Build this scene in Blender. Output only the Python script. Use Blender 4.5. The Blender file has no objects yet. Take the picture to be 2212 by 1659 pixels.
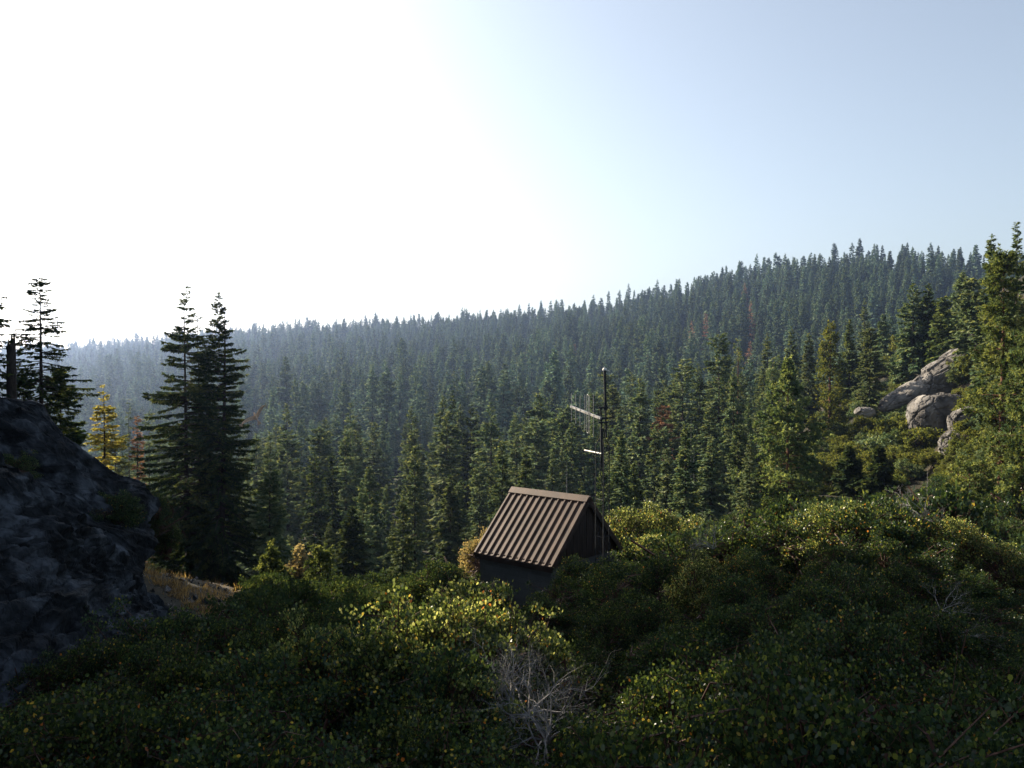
import bpy, math, random
import numpy as np
R_ = math.radians
sc = bpy.context.scene
col = sc.collection

# ---------------------------------------------------------------- camera, sky, sun, exposure
F = 1855.0                      # focal length in pixels of a 2212 x 1659 view
PITCH = -0.02
cam_d = bpy.data.cameras.new('camera')
cam_d.sensor_width = 36.0
cam_d.lens = 36.0 * F / 2212.0
cam_d.clip_start = 0.1
cam_d.clip_end = 20000.0
cam = bpy.data.objects.new('camera', cam_d)
cam.rotation_euler = (math.pi / 2 + PITCH, 0, 0)
col.objects.link(cam)
sc.camera = cam

SUN_AZ, SUN_EL = 48.8, 28.0     # degrees left of the view direction, degrees above the horizon
world = bpy.data.worlds.new('World')
sc.world = world
world.use_nodes = True
wn = world.node_tree
wn.nodes.clear()
wo = wn.nodes.new('ShaderNodeOutputWorld')
bg = wn.nodes.new('ShaderNodeBackground')
sky = wn.nodes.new('ShaderNodeTexSky')
sky.sky_type = 'NISHITA'
sky.sun_disc = False
sky.sun_elevation = R_(SUN_EL)
sky.sun_rotation = R_(-SUN_AZ)
sky.altitude = 1200
sky.air_density = 1.0
sky.dust_density = 5.5
sky.ozone_density = 1.2
bg.inputs['Strength'].default_value = 0.10
shs = wn.nodes.new('ShaderNodeHueSaturation')
shs.inputs['Saturation'].default_value = 0.70
shs.inputs['Value'].default_value = 0.69
wn.links.new(sky.outputs[0], shs.inputs['Color'])
stn = wn.nodes.new('ShaderNodeVectorMath'); stn.operation = 'MULTIPLY'
stn.inputs[1].default_value = (1.0, 1.0, .94)
wn.links.new(shs.outputs[0], stn.inputs[0])
wn.links.new(stn.outputs[0], bg.inputs[0])
wn.links.new(bg.outputs[0], wo.inputs[0])

sd = bpy.data.lights.new('sun', 'SUN')
sd.energy = 5.0
sd.angle = R_(0.5)
sd.color = (1.0, 0.86, 0.66)
sun = bpy.data.objects.new('sun', sd)
SUNV = np.array([-math.sin(R_(SUN_AZ)) * math.cos(R_(SUN_EL)), math.cos(R_(SUN_AZ)) * math.cos(R_(SUN_EL)), math.sin(R_(SUN_EL))])
from mathutils import Vector, Matrix
sun.rotation_euler = Vector(-SUNV).to_track_quat('-Z', 'Y').to_euler()
sun.location = Vector(SUNV * 200)
col.objects.link(sun)

sc.view_settings.view_transform = 'Standard'
sc.view_settings.look = 'None'
sc.view_settings.exposure = 1.65
sc.view_settings.gamma = 1.0
sc.cycles.max_bounces = 6
sc.cycles.diffuse_bounces = 3
sc.cycles.glossy_bounces = 2
sc.cycles.transmission_bounces = 4
sc.cycles.volume_bounces = 0

# ---------------------------------------------------------------- helpers
def at(px, py, D):
    a = (px - 1106.0) / F
    b = -(py - 829.5) / F
    c, s = math.cos(PITCH), math.sin(PITCH)
    v = np.array([a, c - b * s, s + b * c])
    return v * (D / v[1])

def tag(o, label=None, cat=None, group=None, kind=None):
    if label: o['label'] = label
    if cat: o['category'] = cat
    if group: o['group'] = group
    if kind: o['kind'] = kind
    return o

def empty(name, loc=(0, 0, 0), rz=0.0, s=1.0):
    o = bpy.data.objects.new(name, None)
    o.empty_display_size = 0.3
    o.location = tuple(float(c) for c in loc)
    o.rotation_euler = (0, 0, rz)
    o.scale = (s, s, s) if np.isscalar(s) else s
    col.objects.link(o)
    return o

def mobj(name, me, parent=None, loc=None):
    o = bpy.data.objects.new(name, me)
    col.objects.link(o)
    if parent: o.parent = parent
    if loc is not None: o.location = tuple(float(c) for c in loc)
    return o

def copy_tree(root):
    r = root.copy()
    col.objects.link(r)
    for ch in list(root.children):
        c = ch.copy()
        col.objects.link(c)
        c.parent = r
        for g in list(ch.children):
            d = g.copy()
            col.objects.link(d)
            d.parent = c
    return r

class MB:
    """collects polygons of any size; build() makes one mesh"""
    def __init__(self):
        self.v = []; self.sz = []; self.lv = []; self.m = []; self.n = 0; self.sm = []
    def polys(self, arr, mat=0, smooth=False):          # arr (N,k,3)
        N, k = arr.shape[0], arr.shape[1]
        if N == 0: return
        self.v.append(arr.reshape(-1, 3))
        self.lv.append(np.arange(N * k) + self.n)
        self.sz.append(np.full(N, k))
        self.m.append(np.broadcast_to(np.asarray(mat), (N,)).copy())
        self.sm.append(np.full(N, smooth))
        self.n += N * k
    def indexed(self, verts, faces, mat=0, smooth=False):  # faces (N,k)
        verts = np.asarray(verts, float); faces = np.asarray(faces)
        self.v.append(verts)
        self.lv.append((faces + self.n).ravel())
        self.sz.append(np.full(len(faces), faces.shape[1]))
        self.m.append(np.full(len(faces), mat))
        self.sm.append(np.full(len(faces), smooth))
        self.n += len(verts)
    def mesh(self, name, mats):
        me = bpy.data.meshes.new(name)
        v = np.concatenate(self.v).astype(np.float32)
        lv = np.concatenate(self.lv).astype(np.int32)
        sz = np.concatenate(self.sz).astype(np.int32)
        st = np.concatenate([[0], np.cumsum(sz)[:-1]]).astype(np.int32)
        me.vertices.add(len(v)); me.vertices.foreach_set('co', v.ravel())
        me.loops.add(len(lv)); me.loops.foreach_set('vertex_index', lv)
        me.polygons.add(len(sz)); me.polygons.foreach_set('loop_start', st)
        for mt in mats: me.materials.append(mt)
        me.polygons.foreach_set('material_index', np.concatenate(self.m).astype(np.int32))
        me.polygons.foreach_set('use_smooth', np.concatenate(self.sm))
        me.update(calc_edges=True)
        me.validate()
        return me
    def tube(self, pts, rad, sides=6, mat=0, smooth=True):
        pts = np.asarray(pts, float); rad = np.broadcast_to(np.asarray(rad, float), (len(pts),))
        d = np.gradient(pts, axis=0)
        d /= np.linalg.norm(d, axis=1)[:, None] + 1e-9
        ref = np.array([0.31, 0.27, 0.91]) if abs(d[0, 2]) < 0.8 else np.array([0.9, 0.31, 0.1])
        a = np.cross(d, ref); a /= np.linalg.norm(a, axis=1)[:, None] + 1e-9
        b = np.cross(d, a)
        th = np.linspace(0, 2 * math.pi, sides, endpoint=False)
        ring = pts[:, None] + rad[:, None, None] * (np.cos(th)[None, :, None] * a[:, None] + np.sin(th)[None, :, None] * b[:, None])
        V = ring.reshape(-1, 3)
        n = len(pts)
        i = np.arange(n - 1)[:, None] * sides; j = np.arange(sides)[None]; j2 = (j + 1) % sides
        f = np.stack([i + j, i + j2, i + sides + j2, i + sides + j], -1).reshape(-1, 4)
        self.indexed(V, f, mat, smooth)
        if sides >= 3:
            self.polys(ring[0][::-1][None], mat); self.polys(ring[-1][None], mat)
    def sticks(self, p0, p1, r0, r1, mat=0):             # many 3-sided tapered sticks at once
        p0 = np.asarray(p0, float); p1 = np.asarray(p1, float)
        if len(p0) == 0: return
        d = p1 - p0; d /= np.linalg.norm(d, axis=1)[:, None] + 1e-9
        a = np.cross(d, [0.3, 0.5, 0.81]); a /= np.linalg.norm(a, axis=1)[:, None] + 1e-9
        b = np.cross(d, a)
        r0 = np.broadcast_to(r0, (len(p0),))[:, None]; r1 = np.broadcast_to(r1, (len(p0),))[:, None]
        c = [(math.cos(t), math.sin(t)) for t in (0, 2.094, 4.189)]
        A = [p0 + r0 * (x * a + y * b) for x, y in c]; B = [p1 + r1 * (x * a + y * b) for x, y in c]
        for i in range(3):
            j = (i + 1) % 3
            self.polys(np.stack([A[i], A[j], B[j], B[i]], 1), mat, True)
    def box(self, c, size, R=None, mat=0):
        s = np.array(size) / 2.0
        V = np.array([[x, y, z] for x in (-1, 1) for y in (-1, 1) for z in (-1, 1)]) * s
        if R is not None: V = V @ np.asarray(R).T
        V = V + np.asarray(c)
        f = [[0, 1, 3, 2], [4, 6, 7, 5], [0, 4, 5, 1], [2, 3, 7, 6], [0, 2, 6, 4], [1, 5, 7, 3]]
        self.indexed(V, f, mat)

def nrm(a): return a / (np.linalg.norm(a, axis=-1, keepdims=True) + 1e-9)

def value_noise(p, seed=0, scale=1.0, octaves=4):
    """sum of rotated sines with random phase: smooth enough for terrain; p (N,k)"""
    rng = np.random.default_rng(seed); out = np.zeros(len(p)); amp = 1.0; fr = 1.0 / scale; tot = 0
    for o in range(octaves):
        for k in range(5):
            d = rng.normal(size=p.shape[1]); d /= np.linalg.norm(d)
            out += amp * np.sin(p @ d * fr * 2 * math.pi * rng.uniform(.7, 1.3) + rng.uniform(0, 6.28)) / 5 ** .5
        tot += amp; amp *= .5; fr *= 2.03
    return out / tot

# ---------------------------------------------------------------- materials
MATS = {}
def new_mat(name):
    m = bpy.data.materials.new(name); m.use_nodes = True
    m.node_tree.nodes.clear()
    return m, m.node_tree.nodes, m.node_tree.links

def leaf_mat(name, colr, trans=0.35, gloss=0.0, rough=0.45, vary=0.35, tcol=None, hue=0.02):
    m, N, L = new_mat(name)
    out = N.new('ShaderNodeOutputMaterial')
    oi = N.new('ShaderNodeObjectInfo')
    hsv = N.new('ShaderNodeHueSaturation'); hsv.inputs['Color'].default_value = (*colr, 1)
    mr = N.new('ShaderNodeMapRange'); mr.inputs[3].default_value = 1 - vary; mr.inputs[4].default_value = 1 + vary
    L.new(oi.outputs['Random'], mr.inputs[0]); L.new(mr.outputs[0], hsv.inputs['Value'])
    m2 = N.new('ShaderNodeMath'); m2.operation = 'MULTIPLY'; m2.inputs[1].default_value = 7.13
    m3 = N.new('ShaderNodeMath'); m3.operation = 'FRACT'
    L.new(oi.outputs['Random'], m2.inputs[0]); L.new(m2.outputs[0], m3.inputs[0])
    mr2 = N.new('ShaderNodeMapRange'); mr2.inputs[3].default_value = .5 - hue; mr2.inputs[4].default_value = .5 + hue
    L.new(m3.outputs[0], mr2.inputs[0]); L.new(mr2.outputs[0], hsv.inputs['Hue'])
    d = N.new('ShaderNodeBsdfDiffuse'); t = N.new('ShaderNodeBsdfTranslucent')
    L.new(hsv.outputs[0], d.inputs[0])
    if tcol is None: tcol = (min(1, colr[0] * 1.9), min(1, colr[1] * 1.7), colr[2] * .8)
    mx = N.new('ShaderNodeMix'); mx.data_type = 'RGBA'; mx.blend_type = 'MULTIPLY'; mx.inputs[0].default_value = 1
    t.inputs[0].default_value = (*tcol, 1)
    a = N.new('ShaderNodeMixShader'); a.inputs[0].default_value = trans
    L.new(d.outputs[0], a.inputs[1]); L.new(t.outputs[0], a.inputs[2])
    N.remove(mx)
    last = a
    if gloss > 0:
        g = N.new('ShaderNodeBsdfGlossy'); g.inputs['Roughness'].default_value = rough; g.inputs['Color'].default_value = (1, 1, 1, 1)
        b = N.new('ShaderNodeMixShader'); b.inputs[0].default_value = gloss
        L.new(a.outputs[0], b.inputs[1]); L.new(g.outputs[0], b.inputs[2]); last = b
    L.new(last.outputs[0], out.inputs[0])
    return m

def surf_mat(name, c1, c2, scale=3.0, rough=0.85, bump=0.3, detail=6.0, stretch=(1, 1, 1), c3=None, bscale=None, dist=0.05, metal=0.0, lo=.35, hi=.65):
    m, N, L = new_mat(name)
    out = N.new('ShaderNodeOutputMaterial'); p = N.new('ShaderNodeBsdfPrincipled')
    tc = N.new('ShaderNodeTexCoord'); mp = N.new('ShaderNodeMapping'); mp.inputs['Scale'].default_value = stretch
    L.new(tc.outputs['Object'], mp.inputs[0])
    n = N.new('ShaderNodeTexNoise'); n.inputs['Scale'].default_value = scale; n.inputs['Detail'].default_value = detail
    L.new(mp.outputs[0], n.inputs['Vector'])
    cr = N.new('ShaderNodeValToRGB'); e = cr.color_ramp.elements
    e[0].position = lo; e[0].color = (*c1, 1); e[1].position = hi; e[1].color = (*c2, 1)
    if c3: x = e.new((lo + hi) / 2); x.color = (*c3, 1)
    L.new(n.outputs['Fac'], cr.inputs[0]); L.new(cr.outputs[0], p.inputs['Base Color'])
    p.inputs['Roughness'].default_value = rough; p.inputs['Metallic'].default_value = metal; p.inputs['Specular IOR Level'].default_value = .18
    if bump:
        n2 = N.new('ShaderNodeTexNoise'); n2.inputs['Scale'].default_value = bscale or scale * 3; n2.inputs['Detail'].default_value = 8
        L.new(mp.outputs[0], n2.inputs['Vector'])
        b = N.new('ShaderNodeBump'); b.inputs['Strength'].default_value = bump; b.inputs['Distance'].default_value = dist
        L.new(n2.outputs['Fac'], b.inputs['Height']); L.new(b.outputs[0], p.inputs['Normal'])
    L.new(p.outputs[0], out.inputs[0])
    return m

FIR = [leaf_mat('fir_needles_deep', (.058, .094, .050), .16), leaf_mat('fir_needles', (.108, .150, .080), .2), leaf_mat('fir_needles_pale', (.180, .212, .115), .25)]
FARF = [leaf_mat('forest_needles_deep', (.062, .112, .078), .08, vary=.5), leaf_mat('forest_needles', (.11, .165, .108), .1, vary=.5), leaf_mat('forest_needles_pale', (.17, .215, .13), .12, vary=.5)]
SIL = [leaf_mat('shaded_fir_needles_deep', (.022, .040, .022), .2), leaf_mat('shaded_fir_needles', (.034, .056, .026), .25), leaf_mat('shaded_fir_needles_pale', (.07, .09, .035), .35)]  # darker copy of the fir needles, silhouette shade put into the colour
PINE = [leaf_mat('pine_needles_deep', (.042, .066, .030), .2), leaf_mat('pine_needles', (.085, .115, .048), .25), leaf_mat('pine_needles_pale', (.16, .19, .08), .3)]
PALEP = [leaf_mat('young_pine_needles_deep', (.060, .095, .045), .25), leaf_mat('young_pine_needles', (.105, .145, .068), .28), leaf_mat('young_pine_needles_pale', (.18, .22, .105), .32)]
YEL = [leaf_mat('yellow_needles_deep', (.13, .14, .035), .5, tcol=(.30,.29,.05)), leaf_mat('yellow_needles', (.24, .22, .05), .5, tcol=(.46,.40,.07)), leaf_mat('yellow_needles_pale', (.32, .28, .07), .5, tcol=(.60,.50,.10))]
RUST = [leaf_mat('rust_needles_deep', (.16, .09, .05), .3, tcol=(.24,.13,.06)), leaf_mat('rust_needles', (.27, .15, .08), .3, tcol=(.38,.2,.09)), leaf_mat('rust_needles_pale', (.36, .22, .13), .3, tcol=(.48,.28,.14))]
OAK = [leaf_mat('oak_leaves_deep', (.055, .072, .028), .3), leaf_mat('oak_leaves', (.095, .115, .038), .35), leaf_mat('oak_leaves_pale', (.15, .16, .055), .35)]
MANZ = [leaf_mat('shrub_leaf_deep', (.011, .025, .015), .2, .012, .3, tcol=(.045, .08, .02)),
        leaf_mat('shrub_leaf', (.020, .039, .020), .25, .015, .3, tcol=(.10, .15, .03)),
        leaf_mat('shrub_leaf_bright', (.04, .062, .024), .33, .015, .3, tcol=(.24, .27, .04)),
        leaf_mat('shrub_leaf_yellow', (.26, .18, .03), .4, .02, .3, tcol=(.5, .36, .05)),
        leaf_mat('shrub_leaf_orange', (.30, .10, .02), .4, .02, .3, tcol=(.5, .18, .03))]
LIT = [MANZ[1], leaf_mat('sun_painted_leaf', (.040, .064, .026), .38, .02, .3, tcol=(.20, .235, .045)),  # brighter copy of the shrub leaves, sunlight painted into the colour
       leaf_mat('sun_painted_leaf_bright', (.115, .14, .05), .45, .03, .3, tcol=(.50, .50, .13)), MANZ[3], MANZ[4]]
GREY = [leaf_mat('grey_shrub_leaf', (.12, .12, .08), .3), leaf_mat('tan_shrub_leaf', (.22, .18, .12), .35), leaf_mat('pale_shrub_leaf', (.3, .26, .18), .35)]
BARK = surf_mat('dark_bark', (.018, .015, .012), (.05, .04, .032), 6, .95, .6, stretch=(3, 3, .6))
REDBARK = surf_mat('red_pine_bark', (.06, .03, .02), (.17, .09, .055), 3, .95, .6, stretch=(3, 3, .6))
STEM = surf_mat('red_brown_stem', (.028, .013, .010), (.07, .034, .024), 12, .7, .2)
DEADW = surf_mat('grey_dead_wood', (.09, .088, .088), (.24, .23, .22), 9, .8, .3)
ROCKD = surf_mat('dark_granite', (.018, .021, .026), (.085, .098, .12), 1.3, .95, .8, 12, c3=(.040, .047, .058), bscale=14, dist=.015, lo=.3, hi=.7)
def rock_mat(name, cols, sc1, stretch, rough=.95):
    m = surf_mat(name, cols[0], cols[1], sc1, rough, 1.0, 14, c3=cols[2], bscale=4.5, dist=.12, lo=.4, hi=.63)
    N, L = m.node_tree.nodes, m.node_tree.links
    p = [n for n in N if n.type == 'BSDF_PRINCIPLED'][0]; src_ = p.inputs['Base Color'].links[0].from_socket
    tc = N.new('ShaderNodeTexCoord'); mp = N.new('ShaderNodeMapping'); mp.inputs['Rotation'].default_value = (0, R_(40), R_(8)); mp.inputs['Scale'].default_value = stretch
    L.new(tc.outputs['Object'], mp.inputs[0])
    nz = N.new('ShaderNodeTexNoise'); nz.inputs['Scale'].default_value = 1.5; nz.inputs['Detail'].default_value = 5; L.new(mp.outputs[0], nz.inputs['Vector'])
    ad = N.new('ShaderNodeMix'); ad.data_type = 'RGBA'; ad.blend_type = 'LINEAR_LIGHT'; ad.inputs[0].default_value = .3
    L.new(mp.outputs[0], ad.inputs[6]); L.new(nz.outputs['Color'], ad.inputs[7])
    v = N.new('ShaderNodeTexVoronoi'); v.inputs['Scale'].default_value = 1.2; L.new(ad.outputs[2], v.inputs['Vector'])
    e = N.new('ShaderNodeTexVoronoi'); e.feature = 'DISTANCE_TO_EDGE'; e.inputs['Scale'].default_value = 1.2; L.new(ad.outputs[2], e.inputs['Vector'])
    sp = N.new('ShaderNodeSeparateColor'); L.new(v.outputs['Color'], sp.inputs[0])
    r1 = N.new('ShaderNodeMapRange'); r1.inputs[3].default_value = .6; r1.inputs[4].default_value = 1.4; L.new(sp.outputs[0], r1.inputs[0])
    r2 = N.new('ShaderNodeMapRange'); r2.inputs[2].default_value = .045; r2.inputs[3].default_value = .5; r2.inputs[4].default_value = 1; L.new(e.outputs['Distance'], r2.inputs[0])
    mu = N.new('ShaderNodeMath'); mu.operation = 'MULTIPLY'; L.new(r1.outputs[0], mu.inputs[0]); L.new(r2.outputs[0], mu.inputs[1])
    mx = N.new('ShaderNodeVectorMath'); mx.operation = 'SCALE'; L.new(src_, mx.inputs[0]); L.new(mu.outputs[0], mx.inputs['Scale']); L.new(mx.outputs[0], p.inputs['Base Color'])
    return m
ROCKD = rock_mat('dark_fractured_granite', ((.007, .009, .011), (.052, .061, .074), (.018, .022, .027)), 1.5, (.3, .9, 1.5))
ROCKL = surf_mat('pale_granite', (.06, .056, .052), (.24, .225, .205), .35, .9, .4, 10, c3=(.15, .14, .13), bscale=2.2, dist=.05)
EARTH = surf_mat('earth', (.009, .010, .006), (.036, .026, .015), .25, .95, .5, 10, c3=(.016, .016, .009), bscale=3, dist=.08)

# ---------------------------------------------------------------- ground
COLS = np.array([-9000, -2500, -700, -200, 0, 300, 600, 900, 1106, 1400, 1700, 2000, 2212, 2700, 4500, 11000], float)
COLAZ = np.degrees(np.arctan((COLS - 1106) / F))
RK = np.array([0, 10, 20, 30, 45, 60, 80, 100, 130, 150, 180, 220, 300], float)
ZT = np.array([
 [-5, -5, -5, -5, -5, -6, -7, -8, -9, -9, -10, -12, -18],          # far off left
 [-5, -4, -1, 3, 7, 10, 12, 12, 10, 6, 0, -10, -30],
 [-5, -5, -2, 2, 8, 11, 12, 8, 0, -8, -20, -38, -60],
 [-5, -5.6, -5, -1, 5, 7, 2, -8, -24, -32, -44, -52, -68],
 [-5, -6, -7, -5, -4, -7, -14, -20, -30, -36, -44, -54, -68],
 [-5, -6, -7.2, -8, -9.5, -14.5, -19, -25, -33, -37, -42, -46, -50],
 [-5, -6, -7, -9, -12, -16, -21, -26, -32, -34, -36, -38, -38],
 [-5, -5.8, -6.6, -9, -12, -16, -21, -26, -31, -33, -35, -36, -35],
 [-5, -5.7, -6.5, -9.1, -11, -15, -20, -25, -30, -32, -34, -35, -34],
 [-5, -5.6, -6.4, -8, -11, -15, -20, -24, -27, -28, -29, -29, -29],
 [-5, -5.4, -5.5, -6, -9, -12, -13, -14, -15.5, -15.5, -15, -16, -30],
 [-5, -5.3, -5.3, -6, -9, -12, -13, -13, -9.5, -5.5, 2, 9, -6],
 [-5, -5.4, -5.8, -7, -10, -11, -9, -5, 3, 9, 16, 20, 10],
 [-5, -5.4, -5.8, -7, -8, -7, -3, 4, 14, 20, 27, 30, 22],
 [-5, -5.4, -5.8, -6, -6, -4, 0, 5, 12, 17, 22, 25, 22],
 [-5, -5, -5, -5, -5, -5, -5, -5, -5, -5, -5, -5, -5]], float)
# far side: treeline row in the photograph and its distance for each direction
RPX = np.array([-9000, -2500, -700, 0, 180, 300, 450, 600, 900, 1106, 1300, 1500, 1600, 1700, 1800, 1950, 2100, 2212, 2700, 4500, 11000], float)
RPY = np.array([780, 780, 760, 760, 752, 742, 728, 712, 694, 680, 655, 605, 578, 556, 540, 535, 552, 552, 560, 700, 790], float)
RD = np.array([1500, 1500, 1500, 1500, 1500, 1480, 1420, 1350, 1230, 1150, 1050, 960, 920, 880, 850, 830, 820, 820, 850, 1000, 1500], float)
RZ = -((RPY + 28.0 / RD * F * .9) - 793) / F * RD
RAZ = np.degrees(np.arctan((RPX - 1106) / F))

def ground(x, y):
    x = np.atleast_1d(np.asarray(x, float)); y = np.atleast_1d(np.asarray(y, float))
    r = np.hypot(x, y); az = np.degrees(np.arctan2(x, y))
    back = np.abs(az) > 80
    azc = np.clip(az, -80, 80)
    ci = np.interp(azc, COLAZ, np.arange(len(COLS)))
    i0 = np.clip(np.floor(ci).astype(int), 0, len(COLS) - 2); fc = ci - i0
    ri = np.interp(r, RK, np.arange(len(RK)))
    j0 = np.clip(np.floor(ri).astype(int), 0, len(RK) - 2); fr = ri - j0
    near = (ZT[i0, j0] * (1 - fc) + ZT[i0 + 1, j0] * fc) * (1 - fr) + (ZT[i0, j0 + 1] * (1 - fc) + ZT[i0 + 1, j0 + 1] * fc) * fr
    rr = np.interp(azc, RAZ, RD) / np.maximum(np.cos(np.radians(azc)), .3); rz = np.interp(azc, RAZ, RZ)
    rz = rz * np.where(np.abs(azc) > 55, np.clip((80 - np.abs(azc)) / 25, 0, 1), 1) - 5 * (np.abs(azc) > 79)
    z300 = ZT[i0, -1] * (1 - fc) + ZT[i0 + 1, -1] * fc
    vz = np.minimum(z300 - 1, -26) * np.where(np.abs(azc) > 55, np.clip((80 - np.abs(azc)) / 25, 0, 1), 1) - 1
    t = np.clip((r - 360) / np.maximum(rr - 360, 1), 0, 1)
    t2 = np.where(t < .15, t * t / .3, t - .075) / .925          # soft valley floor, then a steady slope
    far = vz + (rz - vz) * t2
    past = np.clip((r - rr) / 600, 0, 1)
    far = np.where(r > rr, rz + (-70 - rz) * past ** 1.1, far)
    k = np.clip((r - 300) / 60, 0, 1); k = k * k * (3 - 2 * k)
    z = near * (1 - k) + far * k
    w = np.clip((r - 380) / 300, 0, 1) * np.clip(1.15 - t, .25, 1)
    p = np.stack([x, y], -1)
    z = z + w * value_noise(p, 5, 420, 3) * 9 + np.clip((r - 25) / 60, 0, 1) * value_noise(p, 6, 40, 3) * .8 + np.clip(r / 10, 0, 1) * value_noise(p, 8, 6, 3) * .12
    return z

azs = np.radians(np.concatenate([np.arange(-180, -48, 4), np.arange(-48, 46, .45), np.arange(46, 180.01, 4)]))
rs = np.concatenate([[0.01, 2, 4], np.arange(6, 40, 1.2), np.arange(40, 120, 3), np.arange(120, 400, 8), np.arange(400, 1700, 16), np.arange(1750, 3001, 250)])
A, Rr = np.meshgrid(azs, rs)
X, Y = Rr * np.sin(A), Rr * np.cos(A)
Z = ground(X.ravel(), Y.ravel()).reshape(X.shape)
V = np.stack([X, Y, Z], -1).reshape(-1, 3)
nA = len(azs); i = np.arange(len(rs) - 1)[:, None] * nA; j = np.arange(nA - 1)[None]
mb = MB(); mb.indexed(V, np.stack([i + j, i + nA + j, i + nA + j + 1, i + j + 1], -1).reshape(-1, 4), 0, True)
g_o = mobj('terrain', mb.mesh('terrain', [EARTH])); g_o['kind'] = 'structure'

# ---------------------------------------------------------------- haze: one even volume round everything
mb = MB(); mb.box((0, 0, 40), (6400, 6400, 320))
hz, N, L = new_mat('haze_air')
out = N.new('ShaderNodeOutputMaterial'); pv = N.new('ShaderNodeVolumePrincipled')
pv.inputs['Color'].default_value = (.44, .60, 1.0, 1); pv.inputs['Density'].default_value = 0.00018; pv.inputs['Anisotropy'].default_value = 0.74
L.new(pv.outputs[0], out.inputs['Volume'])
haze = mobj('haze', mb.mesh('haze', [hz])); haze['kind'] = 'stuff'; haze['label'] = 'pale blue haze over the valley and far ridge'; haze['category'] = 'haze'

# ---------------------------------------------------------------- tree builders
def rhombi(mb, p, d, w, rng, mat, tilt=0.9, curl=0.0):
    """leaf sprays: from p along d (with its length), half width w"""
    L_ = np.linalg.norm(d, axis=1, keepdims=True); u = d / (L_ + 1e-9)
    side = np.cross(u, [0, 0, 1.0]); side = nrm(side + rng.normal(0, .02, side.shape))
    up = np.cross(side, u)
    a = rng.uniform(-tilt, tilt, len(p))[:, None]
    s = side * np.cos(a) + up * np.sin(a)
    m = p + d * .45
    w = np.broadcast_to(w, (len(p),))[:, None]
    mb.polys(np.stack([p, m + s * w, p + d, m - s * w], 1), mat)

def trunk_mesh(name, H, r0, rng, mat, lean=0.0, top=.97, sides=8, stubs=0, cb=.1):
    mb = MB(); n = 14; t = np.linspace(0, 1, n)
    wob = np.cumsum(rng.normal(0, .012 * H / n, (n, 2)), 0) * .7
    pts = np.stack([wob[:, 0] + lean * t * H, wob[:, 1], t * H * top - .6 * (t == 0)], -1)
    rad = r0 * (1 - t * .96) * (1 + .35 * np.exp(-t * 25))
    mb.tube(pts, rad, sides)
    if stubs:
        tt = rng.uniform(cb, .95, stubs); z = tt * H * top
        base = np.stack([np.interp(tt, t, pts[:, 0]), np.interp(tt, t, pts[:, 1]), z], -1)
        az = rng.uniform(0, 6.28, stubs); l = rng.uniform(.03, .09, stubs) * H * (1.05 - tt)
        e = base + np.stack([np.cos(az) * l, np.sin(az) * l, rng.uniform(-.4, .3, stubs) * l], -1)
        mb.sticks(base, e, r0 * .13, r0 * .03)
    return mb, pts

def prof(t, kind):
    if kind == 'fir': return (1 - t) ** .85 * np.minimum(1, .7 + 2.5 * t) + .02
    if kind == 'col': return (1 - t) ** .55 * np.minimum(1, .75 + 1.5 * t) * .9 + .02
    if kind == 'round': return np.sqrt(np.clip(1 - (t * 1.05 - .25) ** 2 / .66, 0.02, 1)) * .95
    if kind == 'flat': return (1 - t * .62) * np.minimum(1, .45 + 1.5 * t)
    if kind == 'ragged': return (1 - t) ** .75 * .9 + .10
    if kind == 'spindly': return np.where(t > .83, .16 * (1 - t) / .17 + .08, (.42 + .58 * np.clip((.83 - t) / .83, 0, 1) ** .6) * np.minimum(1, .8 + t))
    return 1 - t

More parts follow.
